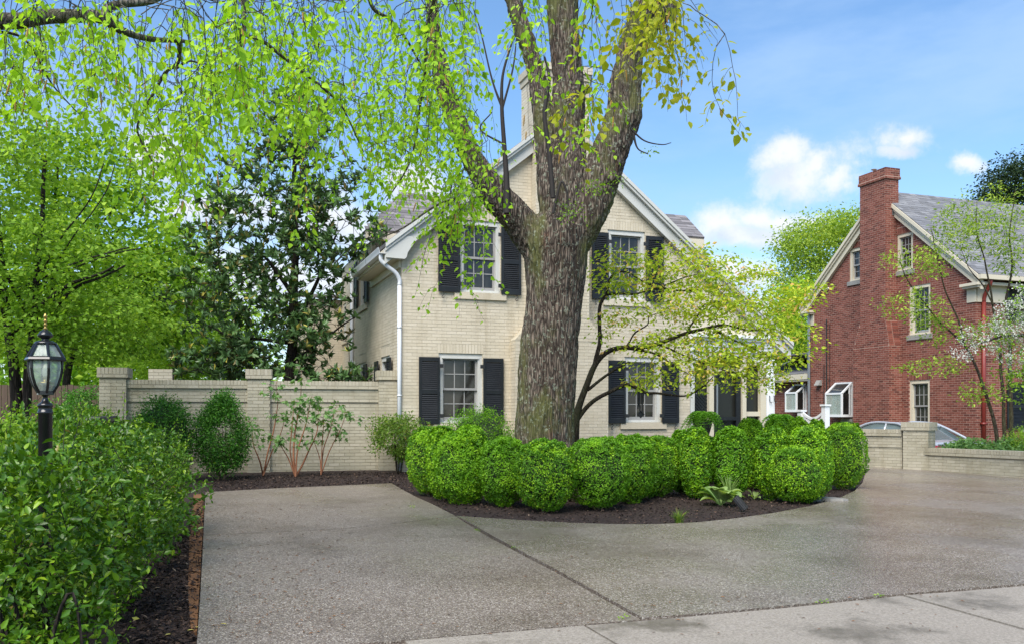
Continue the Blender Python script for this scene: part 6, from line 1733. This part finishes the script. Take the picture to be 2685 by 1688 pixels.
# ------------------------------------------------------------------ the dogwood by the house
def build_dogwood():
    Y = 15.9
    f = lambda rows, Y0=Y: [W(r[0], r[1], Y0 + (r[2] if len(r) > 2 else 0)) for r in rows]
    b = G(1506, Y)
    tr = [([b] + f([(1506, 1200), (1509, 1110), (1519, 1060), (1536, 1012), (1566, 948), (1594, 921), (1633, 912, -.1), (1680, 908, -.2), (1732, 900, -.3), (1800, 874, -.4), (1850, 862, -.5), (1900, 852, -.6), (1960, 864, -.6), (2010, 858, -.6), (2060, 835, -.7)]), [.085, .08, .075, .06, .055, .05, .045, .042, .04, .035, .03, .026, .02, .016, .012, .006], None),
          (f([(1560, 955), (1572, 900), (1570, 857), (1574, 801), (1590, 770), (1600, 735), (1618, 718), (1650, 716), (1690, 740), (1740, 765)]), .042, .008),
          (f([(1590, 772), (1640, 772), (1675, 770, -.2), (1732, 753, -.3), (1790, 730, -.4), (1830, 722, -.4)]), .026, .006),
          (f([(1732, 755), (1780, 760, -.3), (1830, 762, -.4), (1880, 752, -.5), (1950, 730, -.6)]), .02, .004),
          (f([(1510, 1105), (1542, 1063), (1575, 1038, -.1), (1633, 1012, -.2), (1653, 1010, -.2), (1692, 1028, -.2), (1720, 1030, -.2), (1760, 1037, -.2), (1800, 1036, -.2), (1840, 1015, -.3), (1870, 985, -.3)]), .042, .008),
          (f([(1540, 1022), (1593, 984), (1637, 956, -.1), (1655, 952, -.1)]), .03, .010),
          (f([(1633, 912), (1690, 918, -.2), (1730, 935, -.3), (1780, 965, -.3), (1810, 980, -.3)]), .028, .006),
          (f([(1872, 862, -.5), (1910, 885, -.6), (1960, 905, -.7), (2000, 924, -.8), (2050, 935, -.8), (2090, 950, -.8)]), .02, .005),
          (f([(1640, 910), (1665, 870, -.2), (1700, 850, -.3), (1705, 830, -.3), (1750, 820, -.3)]), .02, .005),
          (f([(1800, 874, -.4), (1830, 830, -.4), (1845, 800, -.5), (1900, 790, -.5), (1960, 795, -.6)]), .02, .005),
          (f([(1730, 905, -.3), (1780, 925, -.5), (1850, 950, -.6), (1920, 975, -.7), (1980, 1000, -.8)]), .018, .005)]
    cr = [ell(1630, 720, Y - .2, 80, 70, .6, 70, 11, .11, (.06, .098)), ell(1790, 700, Y - .4, 120, 60, .8, 90, 11, .11, (.06, .098)), ell(1900, 720, Y - .6, 130, 50, .8, 80, 11, .11, (.06, .098)), ell(1800, 790, Y - .5, 170, 50, .9, 120, 11, .11, (.06, .098)),
          ell(1950, 820, Y - .7, 160, 60, .9, 110, 11, .11, (.06, .098)), ell(1820, 900, Y - .5, 160, 50, .9, 110, 11, .11, (.06, .098)), ell(1900, 960, Y - .7, 150, 55, .8, 120, 11, .11, (.06, .098)), ell(2050, 900, Y - .9, 90, 70, .6, 70, 11, .11, (.06, .098)),
          ell(2060, 790, Y - .8, 90, 50, .6, 40, 11, .11, (.06, .098)), ell(1690, 940, Y - .3, 90, 70, .5, 36, 11, .11, (.06, .098)), ell(1600, 850, Y - .1, 70, 60, .4, 24, 11, .11, (.06, .098)), ell(1740, 1010, Y - .3, 110, 30, .4, 20, 11, .11, (.06, .098)), ell(2130, 770, Y - 1, 50, 30, .3, 14, 11, .11, (.06, .098)), ell(2000, 1000, Y - .9, 90, 40, .5, 40, 8, .1, (.045, .08))]
    tree('dogwood_tree', 'spreading dogwood with horizontal boughs and yellow pink spring leaves before the porch', b, tr, cr, None, 'l_dog', 'bark_dogwood', .55, (.0022, .005), .0, wig=.16, flat=.35, droop=.35, tpl=T4)
build_dogwood()
# ------------------------------------------------------------------ boxwoods
def box_variant(seed, n=19000):
    rg = np.random.default_rng(seed)
    z_ = rg.uniform(-1, 1, n); cap = rg.random(n) < .30
    ph0 = np.arcsin(np.abs(z_) ** (1 / .93))
    rc = np.sqrt(rg.random(n)) * .85; ph1 = np.arccos(np.clip(rc ** (1 / .74), 0, 1))
    phi = np.where(cap, ph1, np.sign(z_) * ph0)
    az = rg.uniform(0, 2 * pi, n)
    d = np.stack([np.cos(az) * np.cos(phi), np.sin(az) * np.cos(phi), np.sin(phi)], 1)
    th = d[:, 2]
    lump = np.array([noise.noise(Vector(q) * 2.3 + Vector((seed * 3.1, 0, 0))) for q in d])
    fine = np.array([noise.noise(Vector(q) * 7 + Vector((seed * 5.1, 4, 0))) for q in d])
    rad = 1 + .09 * lump + .10 * fine
    shell = 1 - np.abs(rg.normal(0, .055, n))
    # squarish dome: widest above the middle, drawn in towards the foot
    xy = d[:, :2] / np.maximum(np.linalg.norm(d[:, :2], axis=1, keepdims=True), 1e-6)
    r_h = np.cos(phi) ** .74; z_ = np.sign(th) * np.abs(np.sin(phi)) ** .93
    r_h = r_h * np.where(z_ < 0, 1 + .10 * z_, 1)
    P = np.stack([xy[:, 0] * r_h, xy[:, 1] * r_h, z_], 1) * (rad * shell)[:, None]
    nrm = unitv(np.stack([P[:, 0], P[:, 1], P[:, 2] * .8], 1))
    tg = np.cross(nrm, rg.normal(0, 1, (n, 3))); ax = unitv(unitv(tg) + nrm * .35 + rg.normal(0, .25, (n, 3)) + (0, 0, .2)); nr = rg.normal(0, .42, (n, 3)) + nrm * 1.0 + (0, 0, .6)
    tone = np.clip(.5 + .55 * lump + .35 * fine + rg.normal(0, .10, n), 0, .999)
    return P, ax, nr, tone, rg
def build_boxwoods():
    vars_ = [box_variant(s) for s in range(1, 6)]
    # (u, top v, base v or None, width px, Y if the foot is hidden, label)
    fr, fr2, bk, ed = 'f', 'g', 'b', 'e'
    od = ['first', 'second', 'third', 'fourth', 'fifth', 'sixth', 'seventh']
    tmpl = {'f': '%s clipped boxwood under the big trunk, counting from the parking pad', 'g': '%s clipped boxwood past the big trunk, counting towards the hosta', 'b': '%s low boxwood mound between the rows, counting from the tree trunk', 'e': '%s rounded boxwood of the porch row, counting from the lattice panel'}
    items = [(1128, 1122, 1306, 118, None, 'clipped boxwood at the end of the row nearest the parking pad', None), (1212, 1131, 1328, 142, None, fr, 'f'), (1232, 1116, None, 100, 13.2, 'paler boxwood top showing behind the front row near the small shrub', None), (1160, 1118, None, 80, 13.6, 'narrow boxwood behind the end of the front row', None), (1320, 1148, 1336, 128, None, fr, 'f'),
             (1430, 1154, 1350, 156, None, fr, 'f'), (1568, 1146, 1343, 162, None, fr, 'f'), (1652, 1142, 1326, 124, None, fr2, 'g'), (1724, 1144, 1308, 120, None, fr2, 'g'), (1792, 1146, 1302, 84, None, fr2, 'g'),
             (1860, 1143, 1272, 96, None, 'clipped boxwood directly behind the daffodil leaves', None), (1960, 1145, 1284, 140, None, 'clipped boxwood directly behind the little hosta sprout', None), (2090, 1165, 1325, 168, None, 'broad boxwood bulging over the curved driveway edge by the edging stones', None), (2212, 1108, 1290, 122, None, 'tallest boxwood at the driveway corner facing the boundary wall', None),
             (2122, 1116, None, 126, 14.0, bk, 'b'), (2028, 1123, None, 106, 14.2, bk, 'b'), (1916, 1120, None, 98, 14.2, bk, 'b'), (1826, 1123, None, 84, 14.2, bk, 'b'),
             (1968, 1098, None, 84, 15.8, ed, 'e'), (2032, 1100, None, 70, 16, ed, 'e'), (2092, 1096, None, 74, 15.9, ed, 'e'), (2140, 1104, None, 60, 15.4, ed, 'e'), (1786, 1130, None, 60, 15.0, bk, 'b'), (1690, 1146, None, 80, 14.2, bk, 'b')]
    gname = {'f': 'boxwoods under the tree', 'g': 'boxwoods towards the hosta bed', 'b': 'low boxwoods between the rows', 'e': 'boxwoods along the porch'}
    cnt = {}
    items.sort(key=lambda q: q[0])
    for i, (u, vt, vb, w, Yh, lab, gr) in enumerate(items):
        if vb: 
            p = ground_at(u, vb - 4); Y = p.y + .30
        else: Y = Yh
        p = at(u, HV, Y); gz = g(p.x, Y)
        rx = w / F * Y / 2 * (1.06 if u < 1800 else .99); zt = H + (HV - vt) / F * Y; hgt = zt - gz
        if gr: cnt[gr] = cnt.get(gr, 0) + 1; lab = tmpl[gr] % od[cnt[gr] - 1]
        root = thing('boxwood', lab, 'shrub', (p.x, Y, gz), random.uniform(0, 6.28), 'clipped boxwoods: ' + gname[gr] if gr else None)
        root.rotation_euler[2] = random.uniform(0, 6.28)
        P, ax, nr, rad, rg = vars_[i % 5]
        z0 = .02 * hgt; hz = (hgt - z0) / 2
        Q = P * np.array((rx, rx, hz)) + np.array((0, 0, z0 + hz))
        kp = slice(0, len(Q) if vb else 11000)                 # the rear ones show only their tops
        link('foliage', leaf_mesh('foliage', Q[kp], ax[kp], nr[kp], RNG.uniform(.020, .036, len(Q[kp])) * (1 if vb else 1.25), .58, T4, rad[kp]), 'l_box', root, 'stuff')
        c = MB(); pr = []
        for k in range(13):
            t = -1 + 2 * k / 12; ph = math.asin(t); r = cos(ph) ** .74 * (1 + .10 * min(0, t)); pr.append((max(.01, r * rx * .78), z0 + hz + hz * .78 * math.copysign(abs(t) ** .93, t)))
        c.lathe(pr, 16); c.build('inner_core', 'core', root, True)  # solid dark green core that stops the view through the leaves
        s = Skel()
        for k in range(7):
            a = random.uniform(0, 6.28); s.limb([(cos(a) * .03, sin(a) * .03, -.03), (cos(a) * rx * .35, sin(a) * rx * .35, hgt * .16), (cos(a) * rx * .78, sin(a) * rx * .78, hgt * .40)], .014, .006, 4, .03)
        s.build('stems', 'stem_tan', root, 6, 5)
build_boxwoods()

# ------------------------------------------------------------------ holly hedge by the lamp
def build_holly():
    root = thing('holly_hedge', 'large loose glossy green holly hedge beside the parking pad', 'hedge', (-3.9, 8.0, g(-3.9, 8)))
    org = np.array((-3.9, 8.0, g(-3.9, 8.0)))
    E = [((-4.95, 11.6, .80), (.66, 1.2, .60)), ((-4.35, 9.8, .82), (.78, 1.4, .68)), ((-3.75, 8.0, .82), (.88, 1.3, .72)), ((-2.66, 4.92, .86), (.46, .36, .54)), ((-3.40, 6.5, .72), (.72, 1.0, .68)), ((-3.25, 5.6, .60), (.58, .75, .62)), ((-2.55, 4.75, .58), (.46, .5, .74)), ((-3.0, 5.9, .70), (.56, .8, .70)), ((-2.35, 4.3, .25), (.30, .35, .34)),
         ((-4.9, 8.6, .95), (.9, 1.9, .66)), ((-4.1, 6.4, .72), (.7, 1.0, .62)), ((-5.4, 11.2, .9), (.9, 1.4, .70))]
    # density
    L = Leaves(); Lin = Leaves(); SH = Leaves()
    S = Skel()
    for k in range(26):
        c, r = E[k % len(E)]
        b = Vector((c[0] + random.uniform(-.35, .25) * r[0], c[1] + random.uniform(-.6, .6) * r[1], 0)); b.z = g(b.x, b.y)
        b -= Vector(org)
        a = random.uniform(0, 6.28); q = Vector((cos(a), sin(a), 0)) * .3
        S.limb([b - Vector((0, 0, .05)), b + q * .3 + Vector((0, 0, .4)), b + q * .6 + Vector((0, 0, .62)), b + q * .9 + Vector((0, 0, min(.75, c[2] * .85)))], .014, .006, 4, .06)
    for (c, r) in E:
        area = (r[0] * r[1] + r[1] * r[2] + r[0] * r[2]) * 4
        nshell, nin = int(area * 135), int(area * 45)
        P = blob(nshell, np.array(c) - org, r, .80)
        for p in P:
            cc = np.array(c) - org; p = cc + (p - cc) * (1 + .24 * noise.noise(Vector(p) * 1.6) + .10 * noise.noise(Vector(p) * 4.5))
            # leave out tips that lie deep inside a neighbour or below the soil
            w = p + org
            if w[2] < g(w[0], w[1]) + .05: continue
            deep = any((((w - np.array(c2)) / np.array(r2)) ** 2).sum() < .42 for c2, r2 in E if c2 != c)
            if deep: continue
            n_ = unitv(((p + org - np.array(c)) / np.array(r) ** 2)[None])[0]
            hn = noise.noise(Vector(w) * 1.35)
            if hn < (-.08 if w[1] > 5.4 else -.3): continue
            if hn > .1 and random.random() < .3: p = p + n_ * random.uniform(.02, .16)
            tip = n_ * .6 + RNG.normal(0, .5, 3) + (0, 0, .35); tip = tip / np.linalg.norm(tip)
            k = random.randint(5, 9)
            t = np.linspace(-.09, .03, k)[:, None]
            pos = p + tip * t + RNG.normal(0, .008, (k, 3))
            ax = tip * .5 + RNG.normal(0, .75, (k, 3)); nr = RNG.normal(0, .45, (k, 3)) + tip * .5 + (0, 0, .5)
            L.add(pos, ax, nr, RNG.uniform(.034, .070, k))
            if random.random() < .06:
                m_ = 8; t = np.linspace(0, random.uniform(.14, .30), m_)[:, None]; up = tip * .7 + np.array((0, 0, .55)); q0 = p + up * t + RNG.normal(0, .006, (m_, 3))
                SH.add(q0, up * .6 + RNG.normal(0, .6, (m_, 3)), RNG.normal(0, .4, (m_, 3)) + (0, 0, .8), RNG.uniform(.025, .045, m_)); S.tubes.append(([Vector(q0[0]), Vector(q0[-1])], [.0025, .0015]))
        for p in blob(nin, np.array(c) - org, np.array(r) * .8):
            if p[2] + org[2] > g(p[0] + org[0], p[1] + org[1]) + .05: Lin.spray(p, 5, .06, (.03, .05), .2)
    for k in range(420):
        (c, r) = random.choice(E); p = blob(1, np.array(c) - org, np.array(r) * 1.0, .85)[0]
        w = p + org
        if w[2] > g(w[0], w[1]) + .2: S.reach(tuple(p), .0022, .006, .2, .05)
    S.build('stems', 'bark_dark', root, 6, 4, .02)['kind'] = 'stuff'
    L.build('foliage', 'l_holly', .52, root, T7)
    Lin.build('inner_foliage', 'l_holly', .5, root)
    SH.build('new_shoots', 'l_lime', .5, root)
    return L.count()
print('holly', build_holly())

# ------------------------------------------------------------------ other shrubs
def shrub(name, label, u, vt, w, Y, m, dens, leaf, stems='stem_tan', width=.5, shape=1.0, group=None, gaps=-.25, depth=None, tpl=T4, foot=.0, nst=7, core=False, cat='shrub', lump=.12):
    p = at(u, HV, Y); gz = g(p.x, Y)
    zt = H + (HV - vt) / F * Y; h = zt - gz
    rx = w / F * Y / 2; ry = depth or rx
    root = thing(name, label, cat, (p.x, Y, gz), 0, group)
    S = Skel(); L = Leaves()
    for k in range(nst):
        a = random.uniform(0, 6.28); e = random.uniform(.3, .75)
        S.limb([(cos(a) * .05, sin(a) * .05, -.03), (cos(a) * rx * e * .4, sin(a) * ry * e * .4, h * .32), (cos(a) * rx * e, sin(a) * ry * e, h * random.uniform(.6, .85))], .016, .004, 4, .05)
    z0 = foot * h
    c = np.array((0, 0, (z0 + h) / 2)); r = np.array((rx, ry, (h - z0) / 2))
    for q in blob(int(3.2 * dens * (rx * ry + rx * r[2] + ry * r[2]) * 4), c, r, .5):
        t = (q[2] - z0) / max(h - z0, .01)
        q[:2] *= (1 - (1 - shape) * t)
        q = q * (1 + lump * noise.noise(Vector(q) * 2.5))
        if noise.noise(Vector(q + np.array((u, 0, 0))) * 2.6) < gaps: continue
        if q[2] < .04: continue
        S.reach(tuple(q), .0018, .006, .18, .05) if random.random() < .12 else None
        L.spray(q, 11, .05, leaf, .1, .8)
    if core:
        b = MB(); b.lathe([(max(.02, rx * .72 * math.sqrt(max(0, 1 - t * t))), c[2] + r[2] * .78 * t) for t in np.linspace(-1, 1, 11)], 14); b.build('inner_core', 'core', root, True)
    S.build('stems', stems, root, 6, 4, .012)['kind'] = 'stuff'
    L.build('foliage', m, width, root, tpl)
    return root
def lobed(name, label, u, Y, stems, m='l_hydra', mat='stem_red', group=None, leaf=(.09, .15), n=9):
    """open shrub of bare orange-brown canes with tufts of lobed leaves"""
    b = G(u, Y)
    root = thing(name, label, 'shrub', b, 0, group)
    S = Skel(); L = Leaves()
    for (rows, r) in stems:
        pts = [W(a, v, Y + random.uniform(-.15, .15)) - b for a, v in rows]
        S.limb(pts, r, .005, 5, .03)
        for k, p in enumerate(pts[2:]):
            for e in range(2):
                q = Vector(p) + Vector(RNG.normal(0, .11, 3)) + Vector((0, 0, .05))
                S.reach(tuple(q), .003, .006); L.spray(q, n, .07, leaf, .5, .5)
        q = pts[-1]; L.spray(q, n + 5, .09, leaf, .5, .5)
    S.build('canes', mat, root, 6, 5); L.build('foliage', m, .62, root, T11)
    return root
def build_shrubs():
    shrub('round_shrub', 'round dark green shrub against the garden wall near its end pier', 428, 1034, 165, 16.2, 'l_shrub', 110, (.03, .055), core=True, gaps=-.45)
    shrub('cone_shrub', 'tall bushy dark green shrub rising to a point before the middle pier', 582, 1024, 175, 16.6, 'l_shrub', 120, (.03, .055), shape=.5, core=False, gaps=-.4, foot=.06)
    shrub('azalea_shrub', 'open leggy shrub with small olive leaves at the house corner', 1042, 1085, 165, 17.9, 'l_azalea', 70, (.05, .08), 'bark_dogwood', .42, 1.1, gaps=.02, foot=.25, nst=6)
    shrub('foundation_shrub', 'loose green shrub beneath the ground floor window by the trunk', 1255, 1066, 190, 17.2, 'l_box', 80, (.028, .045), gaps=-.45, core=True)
    shrub('low_plants', 'low leafy perennial mass behind the low wall beside the car', 2530, 1150, 130, 20.9, 'l_hydra', 34, (.06, .11), gaps=-.5, tpl=T11, width=.65, nst=4, cat='plants')
    shrub('low_plants', 'soft green perennial mass behind the low wall under the young tree', 2640, 1155, 170, 20.4, 'l_hydra', 34, (.06, .11), gaps=-.5, tpl=T11, width=.65, nst=4, cat='plants')
    shrub('yellow_shrub', 'bright yellow green shrub at the red house corner window', 2690, 1120, 110, 20.2, 'l_lime', 70, (.03, .05), gaps=-.5)
    shrub('side_shrub', 'loose light green shrub behind the lamp post foot', 30, 1085, 240, 8.6, 'l_lime', 50, (.035, .06), gaps=-.3, depth=.7)
    shrub('side_shrub', 'ragged undergrowth shrub below the board fence', 240, 1070, 200, 16.5, 'l_maple', 40, (.05, .08), gaps=-.2, tpl=T4)
    shrub('ivy_mound', 'dark ivy mound draped over the fence beside the end pier', 215, 1010, 140, 20.6, 'l_shrub', 46, (.05, .08), gaps=-.35)
    Y = 17.3
    lobed('oakleaf_hydrangea', 'leggy shrub with orange brown canes nearest the middle pier', 690, Y,
          [([(690, 1246), (680, 1205), (663, 1165), (660, 1120)], .018), ([(690, 1246), (700, 1200), (720, 1120), (728, 1060), (722, 1010)], .02), ([(690, 1246), (712, 1190), (735, 1140), (748, 1090)], .016)], leaf=(.09, .14))
    lobed('oakleaf_hydrangea', 'tall leggy shrub with many orange brown canes against the wall panel', 775, Y - .1,
          [([(775, 1250), (770, 1200), (772, 1140), (785, 1070), (790, 1000)], .026), ([(775, 1250), (755, 1200), (730, 1160)], .018), ([(775, 1250), (800, 1205), (828, 1140), (835, 1080)], .022), ([(775, 1250), (782, 1180), (806, 1100), (815, 1040)], .02), ([(775, 1250), (760, 1180), (765, 1120), (770, 1060)], .015)], leaf=(.1, .15))
    lobed('oakleaf_hydrangea', 'smaller spreading shrub with thin orange brown canes nearest the house', 842, Y,
          [([(842, 1244), (838, 1200), (820, 1150)], .014), ([(842, 1244), (848, 1180), (868, 1120), (880, 1070)], .015), ([(842, 1244), (862, 1190), (890, 1130), (905, 1090)], .013), ([(842, 1244), (845, 1160), (850, 1100)], .012)], leaf=(.09, .14))
    # ferns in black urns by the porch
    for (u, Y, vt, lab) in ((1842, 19.6, 1072, 'bushy fern in a black urn beside the lattice panel'), (2044, 20.3, 1078, 'bushy fern in a black urn beside the white porch post')):
        b = G(u, Y); r = thing('potted_fern', lab, 'fern', b)
        zt = H + (HV - vt - 22) / F * Y - b.z
        q = MB(); q.lathe([(.15, 0), (.15, .04), (.06, .08), (.05, zt * .45), (.10, zt * .55), (.20, zt * .85), (.22, zt * .97), (.19, zt * .97), (.17, zt * .9)], 16); q.build('urn', 'iron', r, True)
        L = Leaves(); S = Skel()
        for k in range(95):
            a = random.uniform(0, 6.28); ln = random.uniform(.34, .62); el = random.uniform(.35, 1.5)
            d = Vector((cos(a), sin(a), 0)); pts = []
            for j in range(12):
                t = j / 11; pts.append(d * ln * t * cos(el * .6) + Vector((0, 0, zt + ln * (math.sin(el) * t * 1.15 - 1.3 * t * t))))
            sd_ = Vector((-sin(a), cos(a), 0))
            for j, p in enumerate(pts[1:]):
                for s in (1, -1): L.add(tuple(p), tuple(sd_ * s + d * .4 + Vector((0, 0, -.25))), (0, 0, 1.0), (.11) * math.sin(pi * (.15 + .8 * j / 11)))
            S.tubes.append((pts, [.003] * len(pts)))
        S.build('stalks', 'l_fern', r, 4, 3); L.build('fronds', 'l_fern', .3, r)
    # hostas: every leaf its own piece
    def hosta(u, v, size, n, lab):
        b = ground_at(u, v); r = thing('hosta', lab, 'hosta', b)
        for k in range(n):
            a = 2 * pi * k / n + random.uniform(-.3, .3); el = random.uniform(.55, 1.35); ln = size * random.uniform(.75, 1.1)
            d = Vector((cos(a), sin(a), 0)); V, Fc = [], []
            for j in range(7):
                t = j / 6; wd = ln * .27 * math.sin(pi * min(1, .06 + t * .94)) ** .8
                c = d * (ln * .25 + ln * .85 * t) * cos(el * .75) + Vector((0, 0, ln * (.25 * sin(el) + 1.0 * t * sin(el) - .55 * t * t)))
                s = Vector((-sin(a), cos(a), 0)); V += [c - s * wd + Vector((0, 0, wd * .35)), c, c + s * wd + Vector((0, 0, wd * .35))]
            for j in range(6): Fc += [(3 * j, 3 * j + 1, 3 * j + 4, 3 * j + 3), (3 * j + 1, 3 * j + 2, 3 * j + 5, 3 * j + 4)]
            me = bpy.data.meshes.new('leaf'); me.from_pydata([tuple(x) for x in V], [], Fc); me.polygons.foreach_set('use_smooth', [True] * len(Fc)); link('leaf', me, 'l_hosta', r)
            q = MB(); q.tube([(0, 0, 0), d * ln * .25 * cos(el * .75) + Vector((0, 0, ln * .25 * sin(el)))], .006, 5); q.build('stalk', 'l_hosta', r)
    hosta(1890, 1324, .40, 22, 'broad leaved hosta clump in the mulch beside the spotlight'); hosta(1978, 1308, .19, 5, 'small hosta sprout in front of the boxwoods')
    def blades(name, lab, u, v, n, ln, m, cat, wd=.05, bend=.5):
        b = ground_at(u, v); r = thing(name, lab, cat, b)
        L = Leaves()
        V, F4 = [], []
        for k in range(n):
            a = random.uniform(0, 6.28); lean = random.uniform(.05, bend); l_ = ln * random.uniform(.6, 1.1); d = Vector((cos(a), sin(a), 0)); s = Vector((-sin(a), cos(a), 0)) * l_ * wd / 2
            o_ = d * random.uniform(0, .06)
            base_ = len(V)
            for j in range(5):
                t = j / 4; c = o_ + d * l_ * lean * t * t * 1.2 + Vector((0, 0, l_ * (t - .35 * lean * t ** 3))); w_ = 1 - t ** 2
                V += [tuple(c - s * w_), tuple(c + s * w_)]
            F4 += [(base_ + 2 * j, base_ + 2 * j + 1, base_ + 2 * j + 3, base_ + 2 * j + 2) for j in range(4)]
        me = np_mesh('blades', np.array(V), [(4, np.array(F4))], np.repeat(RNG.random(n), 10)); o = link('blades', me, m, r, 'stuff')
        return r
    blades('daffodil_clump', 'upright clump of strap leaves behind the hosta', 1912, 1314, 46, .50, 'l_hosta', 'plant', .05, .5)
    blades('sedge_clump', 'low tuft of grassy leaves at the front edge of the mulch', 1780, 1372, 70, .22, 'l_azalea', 'grass tuft', .05, 1.0)
    # little weeds in the joints of the paving
    for (u, v) in ((1250, 1398), (1348, 1444), (2302, 1571), (2160, 1590), (1640, 1634), (1080, 1335)):
        b = ground_at(u, v); r = thing('weed', 'tiny green weed growing out of a paving joint', 'weed', (b.x, b.y, b.z + .02), 0, 'weeds in the paving joints')
        L = Leaves(); L.spray((0, 0, .02), 14, .018, (.015, .03), -.2, .4); L.build('leaves', 'l_lime', .5, r)
build_shrubs()
